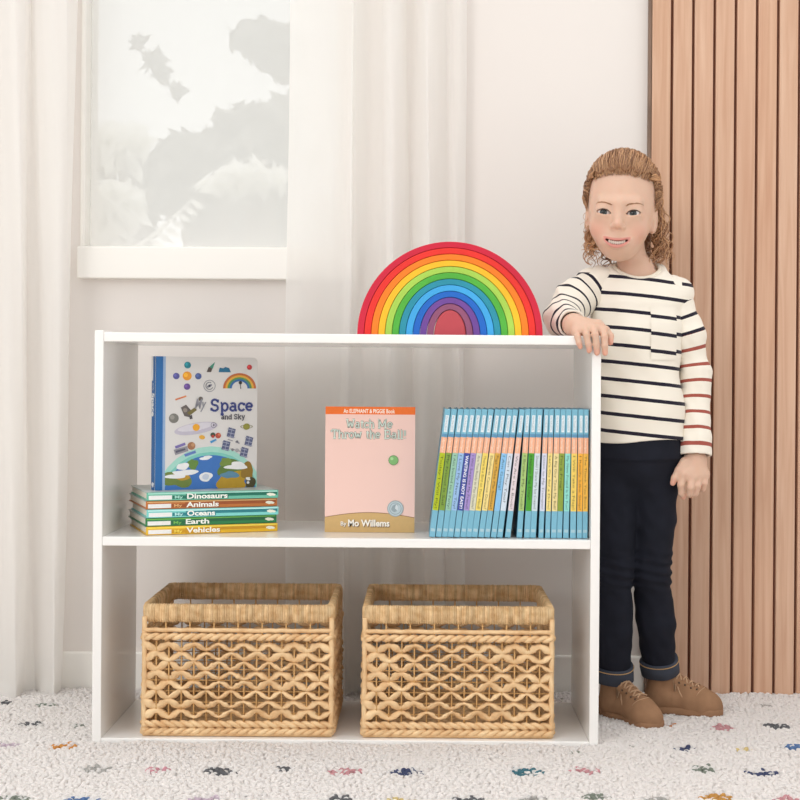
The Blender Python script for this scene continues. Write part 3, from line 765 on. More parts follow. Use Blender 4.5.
# the globe keeps clear of the rounded corner
R_save = pr.r; pr.r = (38, 45, 606, 784); pr.r = R_save
pr.disc(345, 850, 305, (168, 220, 206), 300); pr.disc(345, 850, 280, (128, 204, 190), 268)
pr.disc(345, 872, 272, (64, 118, 190), n=60)
pr.blob(160, 730, 75, 50, (112, 132, 62), 1); pr.blob(180, 712, 45, 26, (196, 152, 50), 2); pr.blob(245, 650, 26, 34, (104, 140, 66), 3)
pr.blob(470, 680, 75, 60, (96, 126, 60), 4); pr.blob(470, 755, 95, 55, (190, 152, 44), 5); pr.blob(555, 700, 40, 50, (150, 118, 44), 6); pr.blob(430, 640, 30, 26, (122, 146, 66), 7); pr.blob(575, 765, 30, 34, (80, 74, 44), 10, .1)
pr.blob(455, 715, 46, 22, (96, 142, 168), 8)
for cx, cy, rx, ry, sd in ((205, 695, 70, 16, 11), (190, 660, 34, 20, 12), (150, 715, 55, 13, 13), (490, 672, 66, 13, 14), (500, 656, 40, 16, 15), (318, 722, 34, 28, 16), (312, 618, 30, 9, 17), (330, 610, 22, 8, 18)):
    pr.blob(cx, cy, rx, ry, (240, 240, 240), sd, .15)
pr.blob(318, 722, 20, 16, (206, 214, 228), 19, .1)
pr.blob(560, 740, 14, 9, (240, 240, 236), 20); pr.disc(560, 762, 8, (230, 228, 220))
wd([(38, 45), (85, 45), (85, 790), (38, 790)], (44, 108, 172)); wd([(78, 45), (92, 45), (92, 790), (78, 790)], (150, 178, 214))
for cx, cy, r, c in ((212, 92, 19, (44, 134, 148)), (210, 153, 25, (236, 158, 52)), (150, 154, 18, (92, 92, 158)), (272, 154, 18, (80, 96, 152)), (210, 213, 18, (110, 82, 150)), (563, 100, 15, (196, 64, 66)), (138, 390, 27, (128, 126, 120)), (262, 442, 0.1, (0, 0, 0))):
    pr.disc(cx, cy, r, c)
    if r > 5: pr.disc(cx - r * .3, cy - r * .2, r * .45, tuple(min(255, int(v * 1.22)) for v in c))
wd([(318, 130), (330, 100), (350, 108), (344, 130)], (92, 80, 76)); wd([(334, 100), (366, 72), (352, 112)], (70, 150, 126))
pr.poly([(386, 130), (392, 104), (412, 108), (424, 100), (446, 106), (456, 130)], (40, 112, 148))
for r, c in ((95, (196, 108, 60)), (82, (226, 174, 66)), (70, (92, 150, 90)), (58, (64, 112, 170))): pr.ring(507, 222, r, 13, c, PI, 2 * PI, 30, .92)
pr.disc(511, 189, 10, (40, 38, 40)); pr.line([(511, 195), (513, 225)], 4, (60, 58, 60))
pr.ring(335, 208, 34, 4, (150, 150, 158)); pr.ring(335, 208, 22, 4, (120, 120, 130), .4, 5.2); pr.disc(335, 208, 16, (140, 140, 150), 7, -.5); pr.disc(335, 208, 6, (70, 70, 84))
pr.line([(146, 286), (206, 266)], 9, (226, 150, 96)); pr.line([(150, 287), (190, 272)], 4, (210, 96, 70))
wd([(176, 330), (205, 314), (238, 352), (222, 384), (196, 378)], (104, 96, 92)); wd([(210, 360), (258, 326), (264, 346), (226, 374)], (122, 112, 64)); wd([(222, 376), (238, 372), (242, 394), (226, 396)], (80, 76, 80)); pr.disc(286, 282, 13, (110, 102, 96)); pr.disc(200, 345, 12, (150, 140, 130))
pr.disc(262, 448, 122, (196, 190, 204), 32, -.16); pr.disc(258, 440, 100, (216, 212, 220), 20, -.16); pr.disc(262, 442, 20, (236, 168, 46)); pr.ring(360, 430, 16, 3, (120, 118, 130)); pr.disc(360, 430, 5, (90, 88, 100))
pr.disc(295, 498, 17, (232, 176, 70), 12, .2); pr.disc(356, 486, 14, (60, 80, 62)); pr.disc(356, 494, 9, (180, 70, 60)); wd([(340, 522), (372, 508), (378, 516), (346, 534)], (70, 150, 208)); pr.disc(386, 490, 16, (186, 84, 66)); pr.disc(392, 484, 7, (220, 130, 90))
wd([(138, 566), (212, 546), (220, 574), (148, 596)], (150, 148, 156)); wd([(148, 572), (200, 558), (204, 568), (152, 584)], (90, 90, 108)); wd([(144, 546), (200, 526), (204, 540), (150, 560)], (128, 116, 178)); pr.disc(236, 546, 22, (166, 116, 84)); pr.disc(244, 540, 10, (196, 150, 110)); wd([(196, 592), (258, 572), (262, 586), (202, 606)], (104, 132, 196))
pr.disc(548, 441, 20, (150, 148, 66), 18, -.3); pr.ring(548, 441, 36, 5, (120, 112, 60), 0, 2 * PI, 30, .3)
for px_, py_ in ((460, 475), (562, 525), (430, 548), (535, 588)):
    wd([(px_ - 14, py_ - 32), (px_ + 26, py_ - 20), (px_ + 14, py_ + 32), (px_ - 26, py_ + 20)], (92, 98, 132))
    for q in (-.5, 0, .5): pr.line([(px_ - 20 + 3 * q, py_ + 40 * q - 2), (px_ + 20 + 3 * q, py_ + 40 * q + 8)], 4, (168, 172, 190))
    pr.line([(px_ + 6, py_ - 26), (px_ - 6, py_ + 26)], 3, (168, 172, 190))
pr.line([(440, 512), (470, 522)], 5, (150, 150, 156)); pr.line([(484, 526), (508, 536)], 7, (140, 140, 150)); pr.line([(456, 566), (520, 584)], 5, (150, 150, 156)); pr.disc(494, 576, 11, (170, 168, 170)); pr.disc(468, 572, 8, (130, 128, 132)); pr.disc(494, 526, 7, (110, 110, 120))
pr.text('My', 252, 336, 66, 80, (150, 150, 158), .015, shear=.35)
slab(pr, 'Space', 338, 350, 248, 66, (62, 72, 134), 12.5)
slab(pr, 'and', 402, 397, 62, 28, (86, 84, 92), 5.5); slab(pr, 'Sky', 474, 397, 64, 28, (86, 84, 92), 5.5)
pr.mb.build('cover_print', root)
pr = Print(quad_M((0, BT, 0), (0, -1, 0), (0, 0, 1)), (BT / 60.0, BHt / 745.0), (0, 0, 60, 745))
pr.z = .0003
pr.poly([(0, 0), (26, 0), (26, 135), (0, 135)], (240, 240, 240))
M = pr.M
pr.mb.mats  # lettering runs down the spine
def spine_text(pr, t, s0, length, size, off, col, bold=.03):
    """t runs downward along the spine from s0 (drawing units), letters stand to the right"""
    vs, fs = text_geo(t, 1.0, bold, 0.0); x0 = min(v.x for v in vs); x1 = max(v.x for v in vs); k = length / (x1 - x0)
    pr.mb.add([pr.M @ Vector(((off + v.y * size) * pr.k[0], (pr.r[3] - s0 - (v.x - x0) * k) * pr.k[1], pr.z + .0001)) for v in vs], fs, ink(col))
pr.flush('author_panel', root)
spine_text(pr, 'and Sky', 150, 40, 22, 22, (230, 234, 240), .01)
spine_text(pr, 'Space', 205, 130, 48, 12, (246, 246, 246), .035)
pr.flush('spine_lettering', root)
pr.blob(30, 715, 14, 16, (230, 232, 238), 3)
pr.mb.build('publisher_mark', root)

# ---- pink picture book facing out
pb = P(324.6, 532, 0.10); W, H, T = P(414.4, 532, 0.10).x - pb.x, 0.2352, 0.0115
m_pk = mat('pink_cover', (240, 202, 190), 0.4, noise=(6, .02))
root = empty('picture_book', (pb.x, 0.10, ZMID + 0.0003), 'pink picture book with an orange top band, standing cover outward', 'book')
board_shell(root, W, H, T, m_pk)
pr = Print(quad_M((0, 0, 0), (1, 0, 0), (0, 0, 1)), (W / 464.0, H / 655.0), (75, 82, 539, 737))
def wd(pts, col): pr.poly(pts, col)
wd([(75, 82), (539, 82), (539, 122), (75, 122)], (236, 112, 34))
pr.text('An ELEPHANT & PIGGIE Book', 168, 115, 266, 30, (252, 240, 226), .02)
pr.flush('series_band', root)
hill = [(75 + 464 * i / 30, 668 - 34 * math.sin(PI * (.08 + .84 * i / 30))) for i in range(31)]
wd(hill + [(539, 737), (75, 737)], (206, 170, 112)); pr.line(hill, 3.5, (146, 108, 74))
pr.flush('ground_picture', root)
for wdt, c in ((11, (150, 142, 132)), (6, (208, 222, 210))):
    slab(pr, 'Watch', 182, 192, 148, 42, c, wdt); slab(pr, 'Me', 346, 192, 78, 42, c, wdt)
    slab(pr, 'Throw', 106, 246, 158, 42, c, wdt); slab(pr, 'the', 284, 246, 76, 42, c, wdt); slab(pr, 'Ball!', 378, 246, 116, 42, c, wdt)
pr.flush('title_lettering', root)
pr.disc(428, 360, 26, (106, 136, 92)); pr.disc(428, 360, 23, (128, 182, 112)); pr.disc(420, 352, 8, (168, 210, 150))
pr.flush('ball_picture', root)
pr.disc(440, 612, 42, (150, 164, 168)); pr.disc(440, 612, 38, (186, 200, 204)); pr.ring(440, 612, 31, 3, (140, 156, 162)); pr.blob(436, 610, 18, 18, (150, 164, 170), 5, .3); pr.blob(446, 606, 8, 12, (208, 216, 218), 6, .3)
pr.flush('award_seal', root)
pr.text('By', 160, 704, 30, 30, (120, 92, 66), .03); pr.text('By', 158, 702, 30, 30, (250, 244, 232), .015)
pr.text('Mo Willems', 199, 708, 214, 48, (120, 92, 66), .045); pr.text('Mo Willems', 196, 705, 214, 48, (250, 244, 232), .03)
pr.mb.build('author_lettering', root)

# ---- row of thin picture books
tops = [448, 454.4, 461, 467, 472.8, 479, 485, 491.3, 498, 503.7, 510, 515.7, 522.4, 528, 534, 540, 546.6, 551.6, 557.6, 563.4, 569, 575, 581, 586.3]
bots = [432, 438.5, 444.7, 450.5, 456.8, 463, 468.8, 474.6, 481, 487, 493.5, 499.7, 507.7, 519.4, 527.0, 533, 541, 547.6, 553.7, 559.4, 566, 573, 579.4, 585]
bands = [((176, 190, 24), 'lime'), ((124, 156, 60), 'moss green'), ((150, 196, 170), 'sea green'), ((150, 186, 226), 'pale blue'), ((62, 76, 160), 'dark blue'), ((164, 142, 204), 'violet'), ((214, 212, 186), 'cream'),
         ((238, 212, 104), 'yellow'), ((240, 216, 138), 'pale yellow'), ((214, 166, 66), 'ochre'), ((136, 192, 232), 'sky blue'), ((208, 220, 232), 'icy white'), ((222, 208, 212), 'pinkish white'), ((166, 196, 116), 'pale green'),
         ((70, 158, 40), 'bright green'), ((206, 220, 226), 'icy white'), ((214, 216, 232), 'lilac white'), ((240, 216, 132), 'yellow'), ((234, 214, 150), 'pale yellow'), ((140, 160, 60), 'olive'), ((144, 218, 204), 'aqua'),
         ((238, 206, 100), 'yellow'), ((240, 176, 60), 'orange'), ((240, 186, 76), 'golden')]
ttl = ['Today I Will Fly!', 'My Friend Is Sad', 'I Am Invited to a Party!', 'I Love My New Toy!', 'WAITING IS NOT EASY!', 'I Will Surprise My Friend!', 'Are You Ready to Play Outside?', 'There Is a Bird on Your Head!', 'Elephants Cannot Dance!',
       'Pigs Make Me Sneeze!', 'I Am Going!', 'Can I Play Too?', 'We Are in a Book!', 'I Broke My Trunk!', 'Happy Pig Day!', 'Should I Share My Ice Cream?', 'Listen to My Trumpet!', "Let's Go for a Drive!", 'A Big Guy Took My Ball!',
       "I'm a Frog!", 'My New Friend Is So Fun!', 'I Will Take a Nap!', 'I Really Like Slop!', 'The Thank You Book']
pos = ['first from the pink book in the row', 'second from the pink book in the row', 'third from the pink book in the row', 'just before the dark blue one in the row', 'the only dark one of the row', 'just after the dark blue one in the row', 'between the violet and the first yellow one',
       'between the cream and the first pale yellow one', 'between yellow and ochre ones', 'between pale yellow and sky blue ones', 'just after the ochre one', 'just after the sky blue one', 'just before the wide dark gap in the row', 'just after the wide dark gap in the row',
       'just after the pale green one', 'just after the bright green one', 'between icy white and yellow ones', 'just after the lilac white one', 'just before the olive one', 'just before the aqua one', 'between the olive one and a yellow one', 'just after the aqua one', 'second from the side panel', 'against the side panel at the end of the row']
m_blue = mat('spine_blue', (122, 182, 204), 0.4, noise=(20, .1)); m_bcov = mat('thin_cover_blue', (92, 152, 178), 0.4, noise=(10, .06))
BOT_Y, BKH, BKD = 0.022, 0.2345, 0.168
xs = [(P(t, 410, BOT_Y).x, P(b_, 536, BOT_Y).x) for t, b_ in zip(tops, bots)]
for i in range(24):
    xt, xb = xs[i]
    gap = (xs[i + 1][1] - xb) if i < 23 else (xb - xs[i - 1][1])
    gt = min((xs[i + 1][0] - xt) if i < 23 else 1, (xt - xs[i - 1][0]) if i else 1); gb = min((xs[i + 1][1] - xb) if i < 23 else 1, (xb - xs[i - 1][1]) if i else 1)
    th = min(0.0106, gt - .0002, gb - .0002)
    tilt = math.atan2(xt - xb, BKH)
    root = empty('thin_picture_book', (xb, BOT_Y, ZMID + 0.0006 + abs(math.sin(tilt)) * th / 2), 'thin blue-topped book, %s title band, %s' % (bands[i][1], pos[i]), 'book', 'thin picture books in the row')
    root.rotation_euler = (0, tilt, 0)
    dy = random.uniform(0, .002)
    c = bands[i][0]
    b = MB()
    b.box((-th / 2, dy + .001, 0), (-th / 2 + .0016, BKD + dy, BKH), m_bcov, .0004); b.box((th / 2 - .0016, dy + .001, 0), (th / 2, BKD + dy, BKH), m_bcov, .0004)
    b.build('cover', root)
    b = MB(); b.box((-th / 2, dy, 0), (th / 2, dy + .002, BKH), m_blue, .0009); b.build('spine', root)
    b = MB(); b.box((-th / 2 + .0016, dy + .002, .002), (th / 2 - .0016, BKD + dy - .003, BKH - .002), m_page); b.build('pages', root)
    pr = Print(quad_M((-th / 2, dy, 0), (1, 0, 0), (0, 0, 1)), (th / 26.0, BKH / 536.0), (0, 0, 26, 536)); pr.z = .00015
    def bar(x0, y0, x1, y1, col): pr.poly([(x0, y0), (x1, y0), (x1, y1), (x0, y1)], col)
    bar(7, 26, 21, 96, (226, 234, 238)); bar(.4, 118, 25.6, 184, (240, 176, 140)); bar(.4, 184, 25.6, 424, c)
    bar(4, 500, 22, 512, (170, 200, 210))
    bar(1, 104, 25, 117, (92, 146, 182))
    spine_text(pr, 'Mo WILLEMS', 31, 58, 10, 10, (150, 176, 190), .0)
    spine_text(pr, 'An Elephant & Piggie Book', 122, 58, 13, 8, (252, 232, 214), .01)
    dk = (246, 246, 250) if i == 4 else tuple(int(v * .5) for v in c)
    spine_text(pr, ttl[i], 194, min(222, 13 * len(ttl[i])), 15 if i != 4 else 19, 8, dk, .0 if i != 4 else .02)
    pr.mb.build('spine_print', root)
# ------------------------------------------------------------------ implicit surfaces -> mesh
def A3(v): return np.array(v, dtype=np.float32)
def s_ell(p, c, r):
    q = p - A3(c); r = A3(r)
    k0 = np.sqrt(((q / r) ** 2).sum(1)); k1 = np.sqrt(((q / (r * r)) ** 2).sum(1)) + 1e-9
    return np.where(k0 < 1e-4, -r.min(), k0 * (k0 - 1) / k1)
def s_cap(p, a, b, ra, rb=None):
    rb = ra if rb is None else rb
    a, b = A3(a), A3(b); d = b - a; h = np.clip(((p - a) @ d) / (d @ d + 1e-12), 0, 1)
    return np.sqrt(((p - a - h[:, None] * d) ** 2).sum(1)) - (ra + (rb - ra) * h)
def smin(a, b, k):
    h = np.maximum(k - np.abs(a - b), 0) / k
    return np.minimum(a, b) - h * h * k * .25
def smax(a, b, k): return -smin(-a, -b, k)
def s_chain(p, pts, rs, k=.012):
    d = None
    for i in range(len(pts) - 1):
        e = s_cap(p, pts[i], pts[i + 1], rs[i], rs[i + 1]); d = e if d is None else smin(d, e, k)
    return d
def sdf_mesh(fn, lo, hi, h):
    """closed quad mesh of the zero level of fn on a grid of spacing h (naive surface nets, blocks away from the surface skipped)"""
    lo = np.array(lo, float); B = 8
    n = (np.ceil((np.array(hi) - lo) / h / B).astype(int) + 1) * B
    nb = n // B
    ci = np.stack(np.meshgrid(*[np.arange(k) for k in nb], indexing='ij'), -1).reshape(-1, 3)
    cen = (lo + (ci * B + (B - 1) / 2) * h).astype(np.float32)
    dc = np.concatenate([fn(cen[i:i + 40000]) for i in range(0, len(cen), 40000)])
    D = np.repeat(np.repeat(np.repeat(dc.reshape(nb).astype(np.float32), B, 0), B, 1), B, 2)
    act = ci[np.abs(dc) < h * B * 1.35]
    g = np.stack(np.meshgrid(*[np.arange(B)] * 3, indexing='ij'), -1).reshape(-1, 3)
    for s in range(0, len(act), 400):
        idx = (act[s:s + 400, None, :] * B + g[None]).reshape(-1, 3)
        D[idx[:, 0], idx[:, 1], idx[:, 2]] = fn((lo + idx * h).astype(np.float32))
    ins = D < 0
    cnt = np.zeros(np.array(D.shape) - 1, np.uint8)
    cs = [(i, j, k) for i in (0, 1) for j in (0, 1) for k in (0, 1)]
    def sl(c, a=D): return a[c[0]:a.shape[0] - 1 + c[0], c[1]:a.shape[1] - 1 + c[1], c[2]:a.shape[2] - 1 + c[2]]
    for c in cs: cnt += sl(c, ins)
    cell = np.argwhere((cnt > 0) & (cnt < 8))
    vid = -np.ones(cnt.shape, np.int32); vid[cell[:, 0], cell[:, 1], cell[:, 2]] = np.arange(len(cell))
    acc = np.zeros((len(cell), 3)); w = np.zeros(len(cell))
    for a in cs:
        for ax in range(3):
            if a[ax]: continue
            b = list(a); b[ax] = 1
            va = D[cell[:, 0] + a[0], cell[:, 1] + a[1], cell[:, 2] + a[2]]; vb = D[cell[:, 0] + b[0], cell[:, 1] + b[1], cell[:, 2] + b[2]]
            m = (va < 0) != (vb < 0); t = np.where(m, va / np.where(m, va - vb, 1), 0)
            q = np.tile(np.array(a, float), (len(cell), 1)); q[:, ax] = t
            acc[m] += q[m]; w[m] += 1
    V = lo + (cell + acc / w[:, None]) * h
    F = []
    for ax in range(3):
        u, v = (ax + 1) % 3, (ax + 2) % 3
        a = [slice(None)] * 3; b = [slice(None)] * 3; a[ax] = slice(0, -1); b[ax] = slice(1, None)
        x = ins[tuple(a)] != ins[tuple(b)]
        e = np.argwhere(x); e = e[(e[:, u] > 0) & (e[:, v] > 0)]
        e = e[(e[:, u] < cnt.shape[u]) & (e[:, v] < cnt.shape[v])]
        q = []
        for du, dv in ((-1, -1), (0, -1), (0, 0), (-1, 0)):
            c = e.copy(); c[:, u] += du; c[:, v] += dv; q.append(vid[c[:, 0], c[:, 1], c[:, 2]])
        q = np.stack(q, 1); fl = ins[e[:, 0], e[:, 1], e[:, 2]]
        q[~fl] = q[~fl][:, ::-1]; F.append(q)
    F = np.concatenate(F); F = F[(F >= 0).all(1)]
    # keep the largest connected piece
    lab = np.arange(len(V))
    for _ in range(200):
        m = lab[F].min(1); new = lab.copy(); np.minimum.at(new, F.ravel(), np.repeat(m, 4)); new = new[new]
        if (new == lab).all(): break
        lab = new
    return V, F, lab
def biggest(V, F, lab):
    ids, c = np.unique(lab, return_counts=True); k = lab == ids[c.argmax()]
    re = np.cumsum(k) - 1; return V[k], re[F[k[F[:, 0]]]]
def vcol(o, name, arr):
    a = o.data.color_attributes.new(name, 'FLOAT_COLOR', 'POINT')
    if arr.shape[1] == 3: arr = np.concatenate([arr, np.ones((len(arr), 1))], 1)
    a.data.foreach_set('color', np.ascontiguousarray(arr, dtype=np.float32).ravel())
# ------------------------------------------------------------------ the child
GIY = 0.17
def Q(x, y, Y=GIY): return np.array(P(x, y, Y))
# head frame: x = her left (viewer's right), y = back, z = up
HO = Q(621.3, 212, 0.165); yaw, tilt, nod = math.radians(11.5), math.radians(3.2), math.radians(0)
Rh = np.array((Matrix.Rotation(-yaw, 3, 'Z') @ Matrix.Rotation(tilt, 3, 'Y') @ Matrix.Rotation(nod, 3, 'X')))
def to_head(p): return ((p - HO.astype(np.float32)) @ Rh.astype(np.float32)).astype(np.float32)
def from_head(v): return np.asarray(v) @ Rh.T + HO
EX, EZ, ER = 0.0276, 0.0, 0.0135
FD = np.array([0, 0, .011], np.float32)          # eyes, nose and mouth sit this far below the head's middle
def head_skull(q):
    d = s_ell(q, (0, .014, .036), (.0645, .084, .077))
    d = smin(d, s_ell(q, (0, -.018, -.020), (.0570, .062, .067)), .03)
    d = smin(d, s_ell(q, (.003, -.042, -.072), (.024, .027, .0215)), .034)
    return d
def head_base(q):
    x = np.abs(q[:, 0]); m = q.copy(); m[:, 0] = x
    d = head_skull(q); q0, m0 = q, m; q = q + FD; m = m + FD
    d = smin(d, s_ell(m, (.029, -.0495, -.025), (.0235, .0195, .0215)), .018)       # cheeks
    d = smin(d, s_cap(m, (.004, -.076, .019), (.033, -.066, .020), .006, .005), .016)  # brow
    d = smax(d, -s_ell(m, (.028, -.089, .001), (.018, .017, .0105)), .012)        # sockets
    d = smin(d, s_cap(q, (0, -.074, .010), (0, -.0865, -.021), .0052, .0070), .013)     # nose
    d = smin(d, s_ell(q, (0, -.0885, -.0235), (.0070, .0074, .0064)), .006)
    d = smin(d, s_ell(m, (.0080, -.0812, -.0268), (.0056, .0062, .0050)), .005)
    d = smax(d, -s_ell(m, (.0046, -.0875, -.0318), (.0030, .0042, .0026)), .002)
    d = smin(d, s_ell(q, (0, -.064, -.052), (.029, .0158, .017)), .018)          # muzzle
    # ears
    m = m0; e = s_ell(m, (.0630, .004, -.012), (.0080, .0165, .0250)); e = smin(e, s_ell(m, (.061, -.003, -.031), (.0055, .008, .009)), .006)
    e = smax(e, -s_ell(m, (.0720, .000, -.009), (.0060, .0095, .0160)), .004)
    return smin(d, e, .006)
def front_y(x, z, fn=head_base):
    ys = np.linspace(-.11, -.02, 361).astype(np.float32); p = np.stack([np.full_like(ys, x), ys, np.full_like(ys, z)], 1)
    d = fn(p); i = int(np.argmax(d < 0)); return float(ys[i])
MW = 0.0248
def mouth_z(x): return -.0555 + .0084 * (x / MW) ** 2
mouth = []
for i in range(9):
    x = -MW + 2 * MW * i / 8; mouth.append((x, front_y(x, mouth_z(x) - FD[2]), mouth_z(x)))
def lip_h(x): return .0050 * max(0, 1 - (x / MW) ** 2) ** .7
eyec = []
for s in (-1, 1): eyec.append((s * EX, -.0795 + ER, EZ))
def f_head(q):
    d = head_base(q); q = q + FD; x = np.abs(q[:, 0]); m = q.copy(); m[:, 0] = x
    for i in range(8):                                    # lips
        (x0, y0, z0), (x1, y1, z1) = mouth[i], mouth[i + 1]; h0, h1 = lip_h(x0), lip_h(x1)
        d = smin(d, s_cap(q, (x0, y0 + .0012, z0 + h0 * .75 + .0012), (x1, y1 + .0012, z1 + h1 * .75 + .0012), .0008 + .19 * h0, .0008 + .19 * h1), .004)
        d = smin(d, s_cap(q, (x0, y0 + .0010, z0 - h0 * .95 - .0022), (x1, y1 + .0010, z1 - h1 * .95 - .0022), .0014 + .52 * h0, .0014 + .52 * h1), .005)
    for i in range(8):                                    # open smile
        (x0, y0, z0), (x1, y1, z1) = mouth[i], mouth[i + 1]; h0, h1 = lip_h(x0), lip_h(x1)
        for yy in (-.003, .002, .007):
            d = smax(d, -s_cap(q, (x0, y0 + yy, z0 - .15 * h0), (x1, y1 + yy, z1 - .15 * h1), .0004 + .70 * h0, .0004 + .70 * h1), .0012)
    # eyelids: a thin shell round each eyeball with an almond opening
    ec = (EX, -.0795 + ER, EZ)
    lid = np.sqrt(((m - A3(ec)) ** 2).sum(1)) - (ER + .0020)
    d = smin(d, lid, .011)
    cz = m[:, 2] - EZ + .10 * (m[:, 0] - EX) * -1.0; cx = (m[:, 0] - EX)
    up = cz - (.0053 - 26 * cx * cx - 0.02 * cx); dn = -(.0038 - 18 * cx * cx) - cz
    op = np.maximum(np.maximum(up, dn), m[:, 1] - (ec[1] - .001)); op = np.maximum(op, -(m[:, 1] + .12))
    d = smax(d, -op, .0012)
    ball = np.sqrt(((m - A3(ec)) ** 2).sum(1)) - (ER - .0006)
    return np.minimum(d, ball + .0006)
NECK = [Q(630, 250, .185), Q(637, 284, .192)]

# joints
SR, ElR, WrR = Q(591, 285, .188), Q(563, 318, .128), Q(574, 325, .052)
SL_, ElL, WrL = Q(678, 293, .182), Q(695, 374, .186), Q(695, 461, .150)
HIPC = Q(638, 450, .178); CH = Q(638, 320, .18)
# hands ----------------------------------------------------------------
def hand_sdf(p, palm, fingers, k=.005):
    d = None
    for a, b, ra, rb in palm:
        e = s_cap(p, a, b, ra, rb); d = e if d is None else smin(d, e, .012)
    for f, rs in fingers:
        e = None
        for i in range(len(f) - 1):
            c = s_cap(p, f[i], f[i + 1], rs[i], rs[i + 1]); e = c if e is None else smin(e, c, .0025)
        d = smin(d, e, .0045)
    return d
T0 = ZTOP
# her right hand lies over the front corner of the bookcase, fingers hooked down over the edge
def R_(x, y, Y): return Q(x, y, Y)
kn = [R_(576.5, 332, .019), R_(585, 328.5, .017), R_(593.2, 328.0, .017), R_(602.8, 330.5, .020)]
fr = [.0056, .0060, .0062, .0062]
tipR = [[R_(577.5, 337, -.0030), R_(579.0, 343, -.0072), R_(580.3, 347.0, -.0066)], [R_(586.5, 335, -.0060), R_(588.2, 344, -.0085), R_(589.2, 350.8, -.0072)],
        [R_(595.2, 335, -.0060), R_(596.4, 345, -.0085), R_(597.0, 353, -.0072)], [R_(604.5, 337, -.0040), R_(604.9, 346, -.0082), R_(605.0, 353.2, -.0070)]]
fingR = []
for i in range(4): fingR.append(([kn[i]] + tipR[i], [fr[i] + .0006, fr[i], fr[i] - .0005, fr[i] - .0012]))
fingR.append(([R_(596, 325, .040), R_(606, 330, .030), R_(610.5, 336, .017), R_(610.5, 342.5, .009)], [.0085, .0070, .0062, .0052]))
palmR = [(WrR, kn[0], .0150, .0078), (WrR, kn[1], .0165, .0088), (WrR, kn[2], .0165, .0088), (WrR, kn[3], .0150, .0080), (kn[0], kn[3], .0066, .0068), (R_(581, 326, .035), R_(598, 325, .035), .0105, .0105)]
# her left hand hangs by the thigh, fingers loosely curled
kl = [Q(683.6, 474, .128), Q(691.5, 477, .128), Q(698.5, 476.5, .134), Q(704.5, 474.5, .142)]
tl = [[Q(681.0, 485, .121), Q(681.5, 493, .126), Q(683.5, 497.0, .134)], [Q(690.6, 487.5, .118), Q(690.0, 494.0, .126), Q(690.5, 495.5, .138)],
      [Q(697.5, 486, .125), Q(695.5, 493, .131), Q(695.5, 493.5, .143)], [Q(704, 483, .134), Q(702.5, 488.5, .139), Q(701.5, 489, .148)]]
fingL = []
for i in range(4): fingL.append(([kl[i]] + tl[i], [.0072, .0066, .0060, .0052]))
fingL.append(([Q(685, 462, .140), Q(679, 470, .133), Q(674.5, 478, .128), Q(672.8, 483.0, .127)], [.0100, .0078, .0064, .0054]))
palmL = [(WrL, kl[0], .0165, .0092), (WrL, kl[1], .0175, .0098), (WrL, kl[2], .0170, .0092), (WrL, kl[3], .0150, .0080), (kl[0], kl[3], .0074, .0070)]
# legs
HR, KR, AR = Q(616, 462, .178), Q(613.5, 572, .178), Q(614, 677.5, .222)
HL, KL, AL = Q(656, 462, .18), Q(651, 572, .196), Q(660, 669.5, .258)

TZ = np.array([.535, .60, .70, .78, .82, .845, .865, .885, .905, .93]); TA = np.array([.080, .080, .079, .083, .085, .079, .062, .044, .034, .030]); TB = np.array([.066, .066, .064, .063, .058, .051, .044, .038, .032, .030])
def torso(p, grow=0.0):
    z = p[:, 2]; a = np.interp(z, TZ, TA) + grow; b = np.interp(z, TZ, TB) + grow
    cx = np.interp(z, [.53, .75, .9], [HIPC[0], CH[0] - .002, NECK[1][0]]); cy = np.interp(z, [.53, .75, .9], [.178, .182, .19])
    x = (p[:, 0] - cx) / a; y = (p[:, 1] - cy) / b
    return ((np.abs(x) ** 2.4 + np.abs(y) ** 2.4) ** (1 / 2.4) - 1) * np.minimum(a, b)
def f_body(p):
    d = np.full(len(p), .05, np.float32); z = p[:, 2]
    q = to_head(p); hm = (np.abs(q).max(1) < .16)
    if hm.any(): d[hm] = np.minimum(d[hm] + 1, f_head(q[hm]))
    d = smin(d, s_cap(p, NECK[0], NECK[1], .0285, .031), .018)
    t = np.maximum(torso(p, -.008) + np.where(z < .6, .008, 0), np.maximum(z - .905, .50 - z)); d = smin(d, t, .014)
    for ch, rs in (([SR, ElR, WrR], [.026, .021, .0165]), ([SL_, ElL, WrL], [.026, .021, .0165])): d = smin(d, s_chain(p, ch, rs), .014)
    for ch, rs in (([HR, KR, AR], [.040, .028, .021]), ([HL, KL, AL], [.040, .028, .021])): d = smin(d, s_chain(p, ch, rs), .016)
    for an, toe in ((AR, AR + np.array([.018, -.022, -.050])), (AL, AL + np.array([.026, -.006, -.048]))): d = smin(d, s_cap(p, an, toe, .02, .012), .006)
    for W, palm, fing in ((WrR, palmR, fingR), (WrL, palmL, fingL)):
        m = np.abs(p - A3(W)).max(1) < .12
        if m.any(): d[m] = smin(d[m], hand_sdf(p[m], palm, fing), .008)
    return d.astype(np.float32)
BV, BF, bl = sdf_mesh(f_body, (.27, .04, .0), (.62, .32, 1.14), .0015) if False else (None, None, None)
def build_body():
    V, F, lab = sdf_mesh(f_body, (.24, -.03, .02), (.62, .33, 1.13), .0015)
    return biggest(V, F, lab)
BV, BF = build_body()
gx0, gy0 = float(HIPC[0]), float(HIPC[1])
girl = empty('person', (gx0, gy0, 0.0), 'smiling child in a striped shirt and dark jeans, leaning a hand on the white bookcase', 'person')
GO = np.array([gx0, gy0, 0.0])
def gchild(name, V, F, mats, mi=None, parent=girl): 
    return np_mesh(name, np.asarray(V) - GO, F, mats, mi, True, parent)
